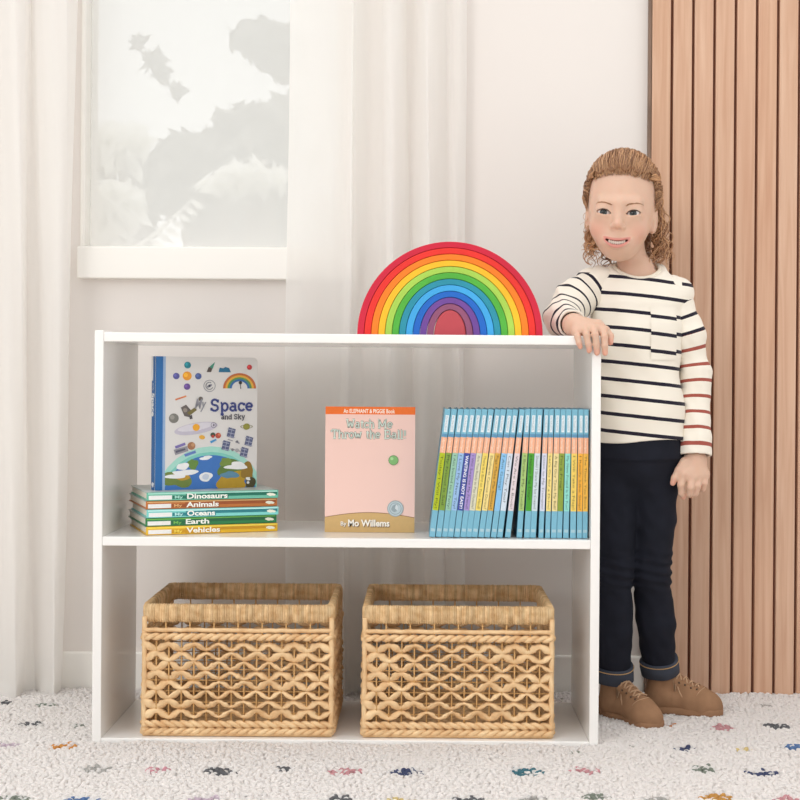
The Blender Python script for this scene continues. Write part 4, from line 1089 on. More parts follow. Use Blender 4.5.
# skin colours: lips, inner mouth and rosy cheeks are the skin's own colour
q = to_head(BV.astype(np.float32)) + FD; skin = np.tile(np.array(lin((213, 176, 153))[:3]), (len(BV), 1))
def blend(mask, c):
    skin[:] = skin * (1 - mask[:, None]) + np.array(lin(c)[:3]) * mask[:, None]
def sm(x, a, b): t = np.clip((x - a) / (b - a), 0, 1); return t * t * (3 - 2 * t)
face = (q[:, 1] < -.03)
for s in (-1, 1):
    dd = np.sqrt(((q - np.array([s * .034, -.06, -.034])) ** 2).sum(1)); blend(face * (1 - sm(dd, .006, .030)) * .34, (224, 146, 128))
dd = np.sqrt(((q - np.array([0, -.092, -.024])) ** 2).sum(1)); blend((1 - sm(dd, .004, .014)) * .14, (230, 152, 130))
hx = np.clip(1 - (q[:, 0] / MW) ** 2, 0, 1) ** .7 * .0050; mz = -.0555 + .0084 * (q[:, 0] / MW) ** 2; dz = q[:, 2] - mz
inl = face & (np.abs(q[:, 0]) < MW + .0005) & (q[:, 1] < -.055)
top = hx * .75 + .0012 + .0012 + .30 * hx + .0004; bot = hx * .95 + .0022 + .0014 + .52 * hx
wl = (1 - sm(dz, top - .0008, top + .0008)) * (1 - sm(-dz, bot - .001, bot + .0012)) * inl; blend(wl * .7, (204, 120, 114))
fy = np.array([m[1] for m in mouth]); fyq = np.interp(q[:, 0], [m[0] for m in mouth], fy)
blend(inl * (np.abs(dz + .15 * hx) < hx * .72 + .0003) * sm(q[:, 1] - fyq, .0006, .002), (110, 46, 44))
for W in (WrR, WrL):                                     # rosier finger ends
    pass
tips = [f[0][-1] for f in fingR + fingL]
dd = np.min([np.sqrt(((BV - t) ** 2).sum(1)) for t in tips], 0); blend((1 - sm(dd, .004, .013)) * .45, (228, 150, 128))
kn_ = kn + kl; dd = np.min([np.sqrt(((BV - t) ** 2).sum(1)) for t in kn_], 0); blend((1 - sm(dd, .004, .011)) * .25, (226, 156, 134))
m_skin = mat('skin', (236, 188, 160), 0.5, attr='Col', sss=0.25, spec=0.3, bump=(300, 0.05, 0.0004), noise=(40, .03))
body = gchild('body', BV, BF, [m_skin]); vcol(body, 'Col', skin)
del q

# eyes
def hM(c): return Matrix.Translation(Vector(from_head(c) - GO)) @ Matrix([list(r) for r in Rh]).to_4x4()
def plain(name, c, r=.2, **k): return mat(name, c, r, noise=(200, .06), **k)
m_scl = plain('eye_white', (226, 218, 214), .12); m_pup = plain('pupil', (18, 16, 16), .08)
m_lash = plain('lash', (66, 46, 36), .6); m_brow = plain('brow_hair', (160, 116, 84), .7); m_tooth = plain('tooth', (232, 222, 208), .25); m_gum = plain('mouth_inside', (120, 52, 50), .4)
def iris_mat():
    m = plain('iris', (70, 76, 76), .1); return m
m_iris = iris_mat(); m_ring = plain('iris_rim', (40, 48, 56), .1)
for s in (-1, 1):
    b = MB(); n, k = 28, 40; vs, fs, ms = [], [], []
    gz = Matrix.Rotation(math.radians(-4), 3, 'Z') @ Matrix.Rotation(math.radians(2), 3, 'X')
    Re = ER - .0004
    angs = [0, .10, .17, .24, .30, .36, .43, .49, .55] + [.55 + (PI - .55) * i / 16 for i in range(1, 17)]
    for a in angs:
        for j in range(k):
            w = 2 * PI * j / k; rr = Re * (1.0 + (.03 if a < .5 else 0) * (1 - a / .5) ** 1)
            vs.append(gz @ Vector((Re * math.sin(a) * math.cos(w), -rr * math.cos(a), Re * math.sin(a) * math.sin(w))))
    for i in range(len(angs) - 1):
        mm = m_pup if angs[i + 1] <= .25 else (m_iris if angs[i + 1] <= .45 else (m_ring if angs[i + 1] <= .56 else m_scl))
        f = [(i * k + j, i * k + (j + 1) % k, (i + 1) * k + (j + 1) % k, (i + 1) * k + j) for j in range(k)]
        o_ = len(b.v)
        if i == 0: b.v.extend([tuple(v) for v in vs])
        kk = b.mi(mm)
        for q_ in f: b.f.append(list(q_)[::-1]); b.m.append(kk); b.sm.append(True)
    o = b.build('eyeball', girl); o.matrix_local = hM((s * EX, -.0795 + ER, EZ - FD[2]))
    # lashes along the upper lid, brow above
    b = MB(); pp = []
    for i in range(13):
        cx = -.0132 + .0264 * i / 12; zz = EZ + .0053 - 26 * cx * cx - .02 * cx * 1 + .10 * cx + .0003
        r = ER + .0024; yy = -.0795 + ER - math.sqrt(max(1e-8, r * r - cx * cx - (zz - EZ) ** 2))
        pp.append(Vector((s * cx + s * EX, yy, zz)))
    M_ = Matrix([list(r) for r in Rh])
    def hp(v): return Vector(from_head(np.array(v, float) - FD) - GO)
    b.tube([hp(p) for p in pp], [.0004 + .00085 * math.sin(PI * min(1, (i + 1.5) / 13)) for i in range(13)], m_lash, 6)
    for i in range(3, 13):
        p = pp[i]; d = Vector((s * .0018 * (i - 4) / 8, -.0022, .0018))
        b.tube([hp(p), hp(p + d * .6), hp(p + d + Vector((0, 0, .0008)))], [.00028, .0002, .00006], m_lash, 4)
    b.build('eyelashes', girl)
    b = MB()
    for i in range(34):
        t = i / 33; x = .0125 + .0275 * t; z = .0136 + .0056 * math.sin(PI * .66 * t) + random.uniform(-.0012, .0012) * (1 - t * .5)
        y = front_y(x, z - FD[2], f_head) - .0002; d = Vector((.0046, .0012 * t, .0018 * (1 - 1.3 * t)))
        p = Vector((x, y, z)); e = p + d; e.y = front_y(e.x, e.z - FD[2], f_head) - .0002
        b.tube([hp((s * p.x, p.y, p.z)), hp((s * (p.x + e.x) / 2, (p.y + e.y) / 2 - .0004, (p.z + e.z) / 2)), hp((s * e.x, e.y, e.z))], [.0005, .00062, .0002], m_brow, 4)
    b.build('eyebrow', girl)
# teeth: upper row behind the smile
b = MB()
for i in range(8):
    x = -.0158 + .0316 * (i + .5) / 8; y = np.interp(x, [m[0] for m in mouth], fy) + .0042; w = .00195
    bm = bmesh.new(); bmesh.ops.create_uvsphere(bm, u_segments=12, v_segments=8, radius=1)
    zt_ = mouth_z(x) + .0018
    for v in bm.verts: v.co = hp((x + v.co.x * w * 1.1, y + v.co.y * .0016, zt_ - .0022 + v.co.z * .0038))
    b.bm(bm, m_tooth, True)
b.build('teeth', girl)

# ------------------------------------------------------------------ clothes
def stripe_mat(name, cols, width, base, attr='stripe'):
    """attribute R = distance along the cloth in stripe pitches, G > .5 picks the second stripe colour, B = 0 leaves the cloth plain"""
    m = bpy.data.materials.new(name); m.use_nodes = True
    nt = m.node_tree; N = nt.nodes; L = nt.links; b = N['Principled BSDF']; b.inputs['Roughness'].default_value = .9; b.inputs['Specular IOR Level'].default_value = .15
    b.inputs['Sheen Weight'].default_value = .1
    a = N.new('ShaderNodeAttribute'); a.attribute_name = attr; s = N.new('ShaderNodeSeparateColor'); L.new(a.outputs['Color'], s.inputs[0])
    tc = N.new('ShaderNodeTexCoord'); nz = N.new('ShaderNodeTexNoise'); nz.inputs['Scale'].default_value = 60; L.new(tc.outputs['Object'], nz.inputs['Vector'])
    def mth(op, x, y=None):
        n = N.new('ShaderNodeMath'); n.operation = op
        for i, v in enumerate((x, y)):
            if v is None: continue
            if isinstance(v, (int, float)): n.inputs[i].default_value = v
            else: L.new(v, n.inputs[i])
        return n.outputs[0]
    r = mth('ADD', s.outputs[0], mth('MULTIPLY', nz.outputs['Fac'], .03))
    f = mth('FRACT', r); d = mth('ABSOLUTE', mth('SUBTRACT', f, .5))
    on = mth('MULTIPLY', mth('LESS_THAN', d, width), mth('GREATER_THAN', s.outputs[2], .5))
    cm = N.new('ShaderNodeMix'); cm.data_type = 'RGBA'; cm.inputs['A'].default_value = lin(cols[0]); cm.inputs['B'].default_value = lin(cols[1])
    L.new(mth('GREATER_THAN', s.outputs[1], .5), cm.inputs['Factor'])
    mx = N.new('ShaderNodeMix'); mx.data_type = 'RGBA'; mx.inputs['A'].default_value = lin(base); L.new(cm.outputs['Result'], mx.inputs['B']); L.new(on, mx.inputs['Factor'])
    L.new(mx.outputs['Result'], b.inputs['Base Color'])
    n2 = N.new('ShaderNodeTexNoise'); n2.inputs['Scale'].default_value = 700; L.new(tc.outputs['Object'], n2.inputs['Vector'])
    bp = N.new('ShaderNodeBump'); bp.inputs['Strength'].default_value = .25; bp.inputs['Distance'].default_value = .0005; L.new(n2.outputs['Fac'], bp.inputs['Height']); L.new(bp.outputs['Normal'], b.inputs['Normal'])
    return m
m_shirt = stripe_mat('striped_jersey', ((38, 34, 46), (160, 84, 72)), .105, (236, 228, 214))
def fold(p, f, a, ph=0.0):
    return a * (np.sin(p[:, 2] * f + p[:, 0] * f * .7 + ph) * np.sin(p[:, 0] * f * 1.1 - p[:, 1] * f * .6 + ph * 2 + 1.3 * np.sin(p[:, 2] * f * .5)))
NZ = NECK[1]; NCX, NCY, NRX, NRY = float(NECK[1][0]) - .001, .183, .0435, .0395
def neck_z(x, y): return .8665 + (y - NCY + NRY) * .42 + .007 * np.clip(((x - NCX) / NRX) ** 2, 0, 1.5)
def shirt_base(p):
    return torso(p, .006) + (fold(p, 55, .0026) + fold(p, 26, .0030, 1.7)) * np.clip((.88 - p[:, 2]) / .05, 0, 1)
def f_shirt(p):
    z = p[:, 2]
    d = shirt_base(p)
    d = smin(d, s_cap(p, SR + np.array([.012, 0, -.004]), SR, .036, .034), .018); d = smin(d, s_cap(p, SL_ + np.array([-.012, 0, -.004]), SL_, .034, .031), .018)
    ex = np.sqrt(((p[:, 0] - NCX) / (NRX + .005)) ** 2 + ((p[:, 1] - NCY) / (NRY + .005)) ** 2)
    d = smin(d, np.maximum((ex - 1) * NRY, np.maximum(z - .93, .83 - z)), .022)
    d = smax(d, z - neck_z(p[:, 0], p[:, 1]), .003)
    cyl = (np.sqrt(((p[:, 0] - NCX) / NRX) ** 2 + ((p[:, 1] - NCY) / NRY) ** 2) - 1) * NRY
    d = smax(d, -np.maximum(cyl, .845 - z), .003)
    hem = Q(640, 440.5)[2] + .004 * np.sin((p[:, 0] - .45) * 30)
    return smax(d, hem - z, .003)
SV, SF, sl_ = sdf_mesh(f_shirt, (.33, .07, .52), (.58, .29, .94), .0022); SV, SF = biggest(SV, SF, sl_)
shirt = gchild('shirt', SV, SF, [m_shirt])
z0s = Q(640, 433.2)[2]; pit = .0328
yo = (SV[:, 0] - HIPC[0]) * -.10 + .010 * ((SV[:, 0] - HIPC[0]) / .08) ** 2 * 0
st = np.zeros((len(SV), 3)); st[:, 0] = (SV[:, 2] - z0s - yo) / pit + 10.5 + .0; st[:, 2] = (SV[:, 2] < .884)
vcol(shirt, 'stripe', st)
# chest pocket on her left
fc = SV[SF].mean(1); pA, pB = Q(650.5, 306, .115), Q(677, 360, .125)
selm = (fc[:, 0] > pA[0]) & (fc[:, 0] < pB[0]) & (fc[:, 2] < pA[2]) & (fc[:, 2] > pB[2]) & (fc[:, 1] < CH[1] - .01)
pf = SF[selm]; ids, inv = np.unique(pf, return_inverse=True); PV = SV[ids].copy(); PF = inv.reshape(pf.shape)
PV[:, 1] -= .0016; PV[:, 0] += .0002
pk = gchild('pocket', PV, PF, [m_shirt], None, shirt); sp2 = st[ids].copy(); sp2[:, 0] += .13 ; vcol(pk, 'stripe', sp2)
# neckband follows the cut edge
b = MB(); pp = []
for i in range(48):
    a = 2 * PI * i / 48; x, y = NCX + NRX * math.cos(a), NCY + NRY * math.sin(a)
    pp.append((x - GO[0], y - GO[1], float(neck_z(x, y)) - .001))
m_band = mat('collar_rib', (232, 222, 204), .9, noise=(300, .08)); b.tube(pp, .0044, m_band, 8, close=True); b.build('neckband', shirt)
def sleeve(name, ch, rs, wr, cuff_len, lo, hi, ph):
    ch = [np.array(c) for c in ch]
    last = ch[-1]; dirn = (ch[-1] - ch[-2]) / np.linalg.norm(ch[-1] - ch[-2])
    def f(p):
        d = s_chain(p, ch, rs, .02)
        ax = (p - A3(last)) @ A3(dirn)
        d = d + fold(p, 120, wr, ph) + fold(p, 60, wr * 1.3, ph + 1)
        d = smax(d, ax, .002)
        inner = s_cap(p, last - dirn * .030, last + dirn * .02, rs[-1] - .0045)
        return smax(d, -inner, .0015)
    V, F, l = sdf_mesh(f, lo, hi, .0018); V, F = biggest(V, F, l)
    o = gchild(name, V, F, [m_shirt], None, shirt)
    # distance along the arm
    # (the centre line is rounded first so that stripes keep an even pitch round the bend)
    cl = np.array(ch)
    for _ in range(4):
        nw_ = [cl[0]]
        for u_, v_ in zip(cl, cl[1:]): nw_ += [.75 * u_ + .25 * v_, .25 * u_ + .75 * v_]
        cl = np.array(nw_ + [cl[-1]])
    best = np.full(len(V), 1e9); s = np.zeros(len(V)); wsum = np.zeros(len(V)); acc = 0
    for k_, (a, c) in enumerate(zip(cl, cl[1:])):
        dv = c - a; Ls = np.linalg.norm(dv); h = ((V - a) @ dv) / Ls / Ls; hc = np.clip(h, 0 if k_ else None, 1 if k_ < len(cl) - 2 else None)
        dist = np.sqrt(((V - a - np.clip(hc, 0, 1)[:, None] * dv) ** 2).sum(1)); wq = np.exp(-((dist / .006) ** 2).clip(0, 600) + 0.0)
        wq = 1 / (dist + .001) ** 8; s += wq * (acc + hc * Ls); wsum += wq; acc += Ls
    s /= wsum
    return o, V, s, acc
WcR = WrR + (ElR - WrR) * .16
o, V, s, Ltot = sleeve('sleeve', [SR + np.array([.016, 0, 0]), Q(575, 300, .165), ElR + np.array([0, 0, .0]), WcR], [.037, .0355, .032, .0265], .0016, .02, (.25, .02, .72), (.46, .26, .93), .4)
st = np.zeros((len(V), 3)); st[:, 0] = s / .0255 + .70; st[:, 2] = 1; vcol(o, 'stripe', st)
o, V, s, Ltot = sleeve('sleeve', [SL_ + np.array([-.012, 0, .0]), SL_ + (ElL - SL_) * .5, ElL, WrL + (ElL - WrL) * .06], [.0335, .0315, .0285, .0315], .0012, .02, (.47, .08, .48), (.62, .26, .92), 2.2)
st = np.zeros((len(V), 3)); st[:, 0] = (s - Ltot) / .0318 + 20.5 + .55; st[:, 1] = (s > .085); st[:, 2] = 1; vcol(o, 'stripe', st)

# jeans with turned-up cuffs
m_jean = mat('dark_denim', (27, 29, 39), .85, noise=(25, .25), bump=(900, .25, .0005), spec=.2); m_cuff = mat('denim_inside', (60, 65, 77), .9, noise=(60, .2), bump=(900, .25, .0005)); m_thr = mat('ochre_thread', (190, 150, 96), .7, noise=(200, .1))
def f_jean(p):
    z = p[:, 2]
    t = torso(p, .0005); t = np.maximum(t, np.maximum(z - .575, .525 - z))
    hip = s_ell(p, HIPC + np.array([0, .004, -.012]), (.083, .068, .075)); d = smin(t, hip, .02)
    w = fold(p, 95, .0016) + fold(p, 45, .002, 1.1)
    kz = np.exp(-((z - KR[2]) / .035) ** 2); w = w + kz * .0022 * np.sin(z * 330 + p[:, 0] * 60)
    for ch, rs in (([HR, (HR + KR) / 2, KR, (KR + AR) / 2, AR], [.045, .0415, .0365, .0355, .0335]), ([HL, (HL + KL) / 2, KL, (KL + AL) / 2, AL], [.046, .0415, .0365, .0365, .0335])):
        d = smin(d, s_chain(p, ch, rs, .015) + w, .012)
    cz = np.where(p[:, 0] < .452, AR[2] + .012, AL[2] + .010)
    return smax(smax(d, cz - z, .002), z - .578, .004)
JV, JF, jl = sdf_mesh(f_jean, (.34, .08, .05), (.58, .28, .60), .0022); JV, JF = biggest(JV, JF, jl)
jeans = gchild('jeans', JV, JF, [m_jean])
def cuff(an, kneep, h, r):
    d = (kneep - an); d = d / np.linalg.norm(d); b = MB(); vs, fs = [], []; n = 36
    prof_ = [(-.004, r - .004), (-.0055, r), (-.004, r + .0028), (h * .5, r + .0036), (h - .002, r + .0030), (h, r + .001), (h - .001, r - .003)]
    tx_ = np.cross(d, [0, 1, 0]); tx_ /= np.linalg.norm(tx_); ty_ = np.cross(d, tx_)
    for u, rr in prof_:
        for j in range(n):
            a = 2 * PI * j / n; q_ = rr * (1 + .035 * math.sin(2 * a + 1) + .02 * math.sin(5 * a + u * 90)); vs.append(an - GO + d * (u + .0015 * math.sin(2 * a)) + (tx_ * math.cos(a) + ty_ * math.sin(a)) * q_)
    for i in range(len(prof_) - 1):
        for j in range(n): fs.append((i * n + j, i * n + (j + 1) % n, (i + 1) * n + (j + 1) % n, (i + 1) * n + j))
    b.add(vs, fs, m_cuff, True); c = b.build('cuff', jeans)
    b = MB(); b.tube([tuple(an - GO + d * (h - .005 + .0015 * math.sin(2 * 2 * PI * j / n)) + (tx_ * math.cos(2 * PI * j / n) + ty_ * math.sin(2 * PI * j / n)) * (r + .0037) * (1 + .035 * math.sin(4 * PI * j / n + 1))) for j in range(n)], .0009, m_thr, 5, close=True); b.build('stitching', c)
cuff(AR + np.array([0, 0, .0]), KR, .027, .0342); cuff(AL + np.array([0, 0, -.001]), KL, .027, .0342)

# suede shoes
m_suede = mat('tan_suede', (150, 114, 86), .95, noise=(45, .14), bump=(500, .3, .0006), spec=.15); m_sole = mat('gum_sole', (148, 110, 80), .8, noise=(60, .08)); m_lace = mat('shoe_lace', (188, 152, 120), .9, noise=(200, .15)); m_eyelet = mat('eyelet', (84, 60, 44), .5, noise=(200, .1))
def shoe(heel, toe, seed, roll=0.0):
    heel = np.array(heel, float); toe = np.array(toe, float); f = toe - heel; Ls = np.linalg.norm(f[:2]); f = f / np.linalg.norm(f)
    up = np.array([0, 0, 1.0]); up = up - f * (up @ f); up /= np.linalg.norm(up); sd = np.cross(f, up)
    up2 = up * math.cos(roll) + sd * math.sin(roll); sd = np.cross(f, up2); up = up2
    R = np.stack([f, sd, up], 1).astype(np.float32)          # local x toe, y side, z up
    k = np.linalg.norm(toe - heel) / .165
    def tol(p): return ((p - heel.astype(np.float32)) @ R) / k
    def outline(x): return np.interp(x, [-.004, .01, .04, .08, .115, .14, .158, .167], [.012, .022, .0265, .0265, .0315, .0315, .023, .008])
    def fs_(p):
        q = tol(p); w = outline(q[:, 0]); d2 = np.abs(q[:, 1]) - w; d2 = np.maximum(d2, np.maximum(-.004 - q[:, 0], q[:, 0] - .167))
        dz = np.abs(q[:, 2] - .0085) - .0085
        return smax(d2, dz, .006) * k * .8
    def fu_(p):
        q = tol(p)
        d = s_ell(q, (.125, 0, .018), (.042, .0305, .035))
        d = smin(d, s_cap(q, (.03, 0, .03), (.115, 0, .030), .026, .027), .02)
        d = smin(d, s_cap(q, (.026, 0, .03), (.034, 0, .078), .0265, .0275), .014)
        d = smin(d, s_cap(q, (.050, 0, .076), (.112, 0, .044), .0190, .015), .014)
        d = smax(d, .006 - q[:, 2], .002); d = smax(d, q[:, 2] - 0.094 + .10 * (q[:, 0] - .03), .003)
        d = smax(d, -s_cap(q, (.026, 0, .088), (.026, 0, .14), .021, .024), .003)
        d = d + .0007 * np.sin(q[:, 0] * 190 + 8 * q[:, 1]) * (q[:, 0] > .06)
        return d * k * .85
    lo = np.minimum(heel, toe) - .07; hi = np.maximum(heel, toe) + .10
    V, F, l = sdf_mesh(fu_, lo, hi, .0018); V, F = biggest(V, F, l)
    root = gchild('shoe', V, F, [m_suede])
    V, F, l = sdf_mesh(fs_, lo, hi, .0018); V, F = biggest(V, F, l); gchild('sole', V, F, [m_sole], None, root)
    def W(x, y, z): return Vector(heel + R @ np.array([x, y, z]) * k - GO)
    def zt(x, y):
        zs = np.linspace(.10, .01, 181); pts = np.array([heel + R @ np.array([x, y, z]) * k for z in zs], np.float32); dd = fu_(pts); i = int(np.argmax(dd < 0)); return float(zs[i])
    b = MB(); e = MB()
    for i in range(5):
        x = .062 + i * .0125; yy = .0135
        pl, pr_ = (x - .004, -yy), (x + .004, yy); pts = []
        for t in range(9):
            u = t / 8; xx, y_ = pl[0] + (pr_[0] - pl[0]) * u, pl[1] + (pr_[1] - pl[1]) * u; pts.append(W(xx, y_, zt(xx, y_) + .0016))
        b.tube(pts, .0019 * k, m_lace, 6)
        pts = []
        for t in range(9):
            u = t / 8; xx, y_ = x + .006 - .010 * u, -yy + 2 * yy * u; pts.append(W(xx, y_, zt(xx, y_) + .0028))
        b.tube(pts, .0017 * k, m_lace, 6)
        for y_ in (-yy - .0025, yy + .0025): e.ell(W(x, y_, zt(x, y_) + .0002), (.0022,) * 3, m_eyelet, 8, 6)
    for s_ in (-1, 1):
        b.tube([W(.058, s_ * .004, zt(.058, s_ * .004) + .003), W(.056, s_ * .014, zt(.056, s_ * .014) + .010), W(.066, s_ * .022, .052), W(.070, s_ * .012, zt(.07, s_ * .012) + .004)], .0016 * k, m_lace, 6)
        b.tube([W(.060, s_ * .003, zt(.060, s_ * .003) + .003), W(.075, s_ * .020, zt(.075, s_ * .02) + .003), W(.088, s_ * .027, .030)], .0015 * k, m_lace, 6)
    b.build('laces', root); e.build('eyelets', root)
    # tongue
    b = MB(); b.tube([W(.078, 0, .052), W(.064, 0, .076), W(.057, 0, .094), W(.054, 0, .103)], [.009 * k, .012 * k, .013 * k, .010 * k], m_suede, 10, flat=.3); b.build('tongue', root)
    # seam line round the toe cap
    b = MB(); pts = []
    for t in range(15):
        u = -1 + 2 * t / 14; x = .128 - .016 * u * u; y_ = u * .026
        pts.append(W(x, y_, zt(x, y_) + .0003))
    b.tube(pts, .0008 * k, m_lace, 5); b.build('toe_seam', root)
    return root
shoe((AR[0] - .018, .246, .011), (AR[0] + .074, .128, .009), 1, math.radians(3))
shoe((AL[0] - .028, .268, .012), (AL[0] + .118, .229, .012), 2)

# ------------------------------------------------------------------ hair
m_hair = mat('hair_strands', (176, 132, 92), .45, attr='tone', noise=(30, .2), spec=.5)
m_cap = mat('hair_cap', (140, 98, 66), .6, noise=(90, .35, (1, 1, .3)), bump=(160, .5, .002))
def hl_z(x): return .0635 - 2.4 * x * x - .30 * np.maximum(np.abs(x) - .046, 0)
def hair_line(q):
    """> 0 on the haired part of the scalp"""
    x, y, z = np.abs(q[:, 0]), q[:, 1], q[:, 2]
    fr_ = z - hl_z(x) - .007 + .003 * np.sin(q[:, 0] * 260)
    sd_ = y - (.004 + .30 * np.maximum(.004 - z, 0) - .45 * np.clip(z - .01, 0, .05))
    return np.maximum(fr_, sd_)
def f_hair(p):
    q = to_head(p); d = head_skull(q) - .006
    d = smin(d, s_ell(q, (0, .03, .075), (.057, .066, .046)), .02)
    d = smin(d, s_ell(q, (0, .075, -.02), (.058, .03, .075)), .02)
    a = np.arctan2(q[:, 2] - .03, q[:, 0]); d = d + .0011 * np.sin(a * 46 + 3 * np.sin(q[:, 1] * 60)) + .0007 * np.sin(a * 91 + q[:, 1] * 50)
    d = smax(d, -hair_line(q) * .9, .004)
    return smax(d, -.078 - q[:, 2], .006).astype(np.float32)
HV, HF, hl = sdf_mesh(f_hair, HO - .15, HO + .15, .0018); HV, HF = biggest(HV, HF, hl)
hair = gchild('hair', HV, HF, [m_cap])
# strands
def strand_mesh(name, paths, parent, n=5):
    V, F, T = [], [], []
    for pts, rs, tone in paths:
        pts = np.array(pts); k = len(pts); t = np.gradient(pts, axis=0); t /= np.linalg.norm(t, axis=1)[:, None] + 1e-9
        up = np.array([.3, .9, .3]); o = len(V)
        for i in range(k):
            a = up - t[i] * (up @ t[i]); a /= np.linalg.norm(a) + 1e-9; up = a; c = np.cross(t[i], a)
            for j in range(n):
                w = 2 * PI * j / n; V.append(pts[i] + (a * math.cos(w) + c * math.sin(w)) * rs[i]); T.append(tone)
        for i in range(k - 1):
            for j in range(n): F.append((o + i * n + j, o + i * n + (j + 1) % n, o + (i + 1) * n + (j + 1) % n, o + (i + 1) * n + j))
    o = gchild(name, np.array(V), np.array(F), [m_hair], None, parent); vcol(o, 'tone', np.array(T)); return o
def tone(lo=0.0):
    u = random.random() * (1 - lo) + lo; a, c = np.array(lin((124, 80, 52))[:3]), np.array(lin((208, 160, 116))[:3]); return a + (c - a) * u
def on_scalp(q0, out=.008):
    """push a head-space point onto the hair surface"""
    q0 = np.array(q0, float); c = np.array([0, .02, .02]); d = q0 - c; d /= np.linalg.norm(d)
    ts = np.linspace(.02, .16, 141); pts = (c + ts[:, None] * d).astype(np.float32); P_ = from_head(pts).astype(np.float32)
    q = to_head(P_); dd = np.minimum(np.minimum(head_skull(q) - .006, s_ell(q, (0, .03, .075), (.057, .066, .046))), s_ell(q, (0, .075, -.02), (.058, .03, .075)))
    i = len(ts) - 1 - int(np.argmax((dd < 0)[::-1])); return c + (ts[i] + out) * d
paths = []
for i in range(1100):                                      # swept back from the forehead and temples
    ang = random.uniform(-1.45, 1.45); x0 = .0630 * math.sin(ang); low = abs(ang) > 1.0 and random.random() < .5
    z0_ = float(hl_z(x0)) + random.uniform(-.004, .012) ** 1
    if low: z0_ = random.uniform(.0, z0_)
    y0_ = front_y(min(abs(x0), .056), min(z0_, .07), head_skull) if abs(x0) < .05 else -.020 + .02 * random.random() + .25 * max(0, .02 - z0_)
    wob, wf, lift = random.uniform(.0, .0022), random.uniform(8, 20), random.uniform(.0, .0065)
    st_ = np.array([x0, y0_, z0_]); end = np.array([x0 * .45 + random.uniform(-.010, .010), .080, .070 + random.uniform(-.04, .02)])
    if abs(x0) > .048: end = np.array([x0 * .75, .09, .04 + random.uniform(-.04, .02)])
    mid = np.array([x0 * 1.04 + random.uniform(-.008, .008), .008, .120 - 7 * x0 * x0 - (.05 if low else 0)]); pts = []
    for t in range(12):
        u = t / 11; p = st_ * (1 - u) ** 2 + 2 * mid * u * (1 - u) + end * u * u
        p = p + np.array([wob * math.sin(wf * u + i), 0, wob * .6 * math.cos(wf * u + i)])
        pts.append(on_scalp(p, -.0045 * max(0, 1 - u * 5) + .0005 + lift * math.sin(PI * min(1, u * 1.5 + .05)) + .0008 * math.sin(u * 20 + i)))
    r = random.uniform(.0005, .0013); paths.append((from_head(np.array(pts)), [r * (.35 + .65 * math.sin(PI * (.08 + .85 * t / 11))) for t in range(12)], tone(.0)))
strand_mesh('swept_strands', [(p, r, t) for p, r, t in paths], hair)
paths = []
def curl(root, end, rad, turns, r, lo=0.1, ph=None, sway=.004):
    root, end = np.array(root), np.array(end); k = int(10 * turns) + 8; ph = random.uniform(0, 6.28) if ph is None else ph; pts = []
    d = (end - root); d /= np.linalg.norm(d); a = np.cross(d, [0, 1, 0.1]); a /= np.linalg.norm(a); c = np.cross(d, a)
    for t in range(k):
        u = t / (k - 1); w = ph + 2 * PI * turns * u; q = rad * min(1, u * 2.0 + .1)
        bow = sway * math.sin(PI * u)
        pts.append(root + (end - root) * u + a * (q * math.cos(w) + bow) + c * q * math.sin(w))
    paths.append((np.array(pts), [r * (1.0 - .75 * (t / (k - 1)) ** 2) for t in range(k)], tone(lo)))
for i in range(46):                                         # thick ringlets on her left, behind the ear, to the shoulder
    h0 = from_head(np.array([.064 + random.uniform(-.006, .006), random.uniform(.02, .07), random.uniform(-.05, .045)]))
    e = Q(random.uniform(652, 672), random.uniform(252, 275), random.uniform(.16, .235))
    curl(h0, e, random.uniform(.004, .0085), random.uniform(2, 4.2), random.uniform(.0010, .0024))
for i in range(42):                                         # ringlets on her right side behind the cheek
    h0 = from_head(np.array([-.064 + random.uniform(-.006, .006), random.uniform(.0, .06), random.uniform(-.05, .03)]))
    e = Q(random.uniform(584, 604), random.uniform(240, 268), random.uniform(.14, .22))
    curl(h0, e, random.uniform(.004, .0085), random.uniform(2, 4), random.uniform(.0010, .0022), .25)
for i in range(36):                                          # behind the neck
    h0 = from_head(np.array([random.uniform(-.055, .055), .085, random.uniform(-.06, .0)])); e = Q(random.uniform(598, 664), random.uniform(256, 274), random.uniform(.225, .25))
    curl(h0, e, .007, 3, .002, .0)
for i in range(16):                                          # flyaway wisps
    s_ = random.choice([-1, -1, 1]); h0 = from_head(np.array([s_ * .068, random.uniform(-.005, .03), random.uniform(.0, .05)]))
    e = Q(random.uniform(582, 590) if s_ < 0 else random.uniform(660, 668), random.uniform(225, 262), .165)
    curl(h0, e, random.uniform(.003, .007), random.uniform(1.5, 3), .0007, .5)
strand_mesh('curls', paths, hair, 5)
# half-up twists tied back above the temples
for s_ in (-1, 1):
    paths = []
    for j in range(9):
        pts = []; ph = j * 2 * PI / 9
        for t in range(14):
            u = t / 13; p = on_scalp([s_ * (.048 + .010 * math.sin(PI * u * .8)), -.035 + .115 * u, .062 - .018 * u], .001)
            w = ph + u * 7; pts.append(p + np.array([.0045 * math.cos(w) * .6, .0, .0055 * math.sin(w)]))
        paths.append((from_head(np.array(pts)), [.0022 * (.6 + .4 * math.sin(PI * t / 13)) for t in range(14)], tone(.1)))
    strand_mesh('twist', paths, hair, 6)
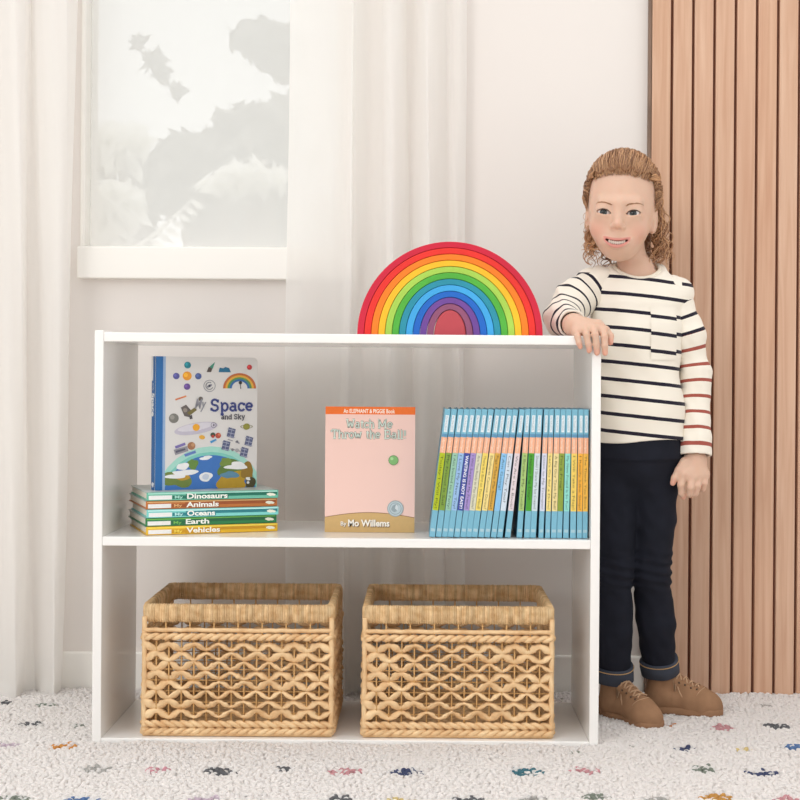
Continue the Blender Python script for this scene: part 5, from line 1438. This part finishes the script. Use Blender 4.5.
# ------------------------------------------------------------------ light
w = bpy.data.worlds.new('World'); SC.world = w; w.use_nodes = True
nt = w.node_tree; N = nt.nodes; L = nt.links
bg = N['Background']
tc = N.new('ShaderNodeTexCoord'); sp_ = N.new('ShaderNodeSeparateXYZ'); L.new(tc.outputs['Generated'], sp_.inputs[0])
mr = N.new('ShaderNodeMapRange'); mr.inputs['From Min'].default_value = -0.2; mr.inputs['From Max'].default_value = 0.45
mr.inputs['To Min'].default_value = 0.98; mr.inputs['To Max'].default_value = 1.5; mr.interpolation_type = 'SMOOTHSTEP'
L.new(sp_.outputs['Y'], mr.inputs['Value'])
mz_ = N.new('ShaderNodeFloatCurve'); cv = mz_.mapping.curves[0]          # paler towards the horizon and overhead
for i_, (x_, y_) in enumerate(((0.0, .42), (0.18, .36), (0.45, .28), (0.70, .52), (1.0, .95))):
    if i_ < 2: cv.points[i_].location = (x_, y_)
    else: cv.points.new(x_, y_)
mz_.mapping.update(); L.new(sp_.outputs['Z'], mz_.inputs['Value'])
ms_ = N.new('ShaderNodeMath'); ms_.operation = 'MULTIPLY'; ms_.inputs[1].default_value = 3.0; L.new(mz_.outputs[0], ms_.inputs[0])
mu_ = N.new('ShaderNodeMath'); mu_.operation = 'MULTIPLY'; L.new(mr.outputs[0], mu_.inputs[0]); L.new(ms_.outputs[0], mu_.inputs[1])
bg.inputs['Color'].default_value = (0.99, 0.997, 1.0, 1); L.new(mu_.outputs[0], bg.inputs['Strength'])
def sun(name, d, e, ang, col):
    l = bpy.data.lights.new(name, 'SUN'); l.energy = e; l.angle = math.radians(ang); l.color = col
    o = bpy.data.objects.new(name, l); COL.objects.link(o)
    o.rotation_euler = Vector(d).to_track_quat('-Z', 'Y').to_euler(); return o
sun('sunlight', (0.52, 0.78, -0.35), 0.8, 24, (1.0, 0.99, 0.98))

# added spot, no such lamp seen, to lighten the upper wall and slats
l = bpy.data.lights.new('added_wall_spot', 'SPOT'); l.energy = 4; l.spot_size = math.radians(44); l.spot_blend = 0.55; l.shadow_soft_size = 0.12; l.color = (1.0, 0.97, 0.93)
o = bpy.data.objects.new('added_wall_spot', l); COL.objects.link(o); o.location = (-0.9, -1.7, 2.35)
o.rotation_euler = (Vector((1.0, 0.42, 1.75)) - Vector(o.location)).to_track_quat('-Z', 'Y').to_euler()

# ------------------------------------------------------------------ camera and view
cam = bpy.data.cameras.new('camera'); co = bpy.data.objects.new('camera', cam); COL.objects.link(co)
cam.sensor_width = 36; cam.lens = FPX * 36 / 800; cam.shift_x = -22 / 800.0; cam.shift_y = -19 / 800.0
co.matrix_world = Matrix.Translation((CAMX, -DCAM, CAMZ)) @ Matrix.Rotation(PI / 2, 4, 'X') @ Matrix.Rotation(ROLL, 4, 'Z')
cam.clip_start = 0.05; SC.camera = co
SC.view_settings.view_transform = 'Standard'; SC.view_settings.look = 'None'
SC.view_settings.gamma = 1.0; SC.view_settings.exposure = -0.27; SC.view_settings.use_curve_mapping = False
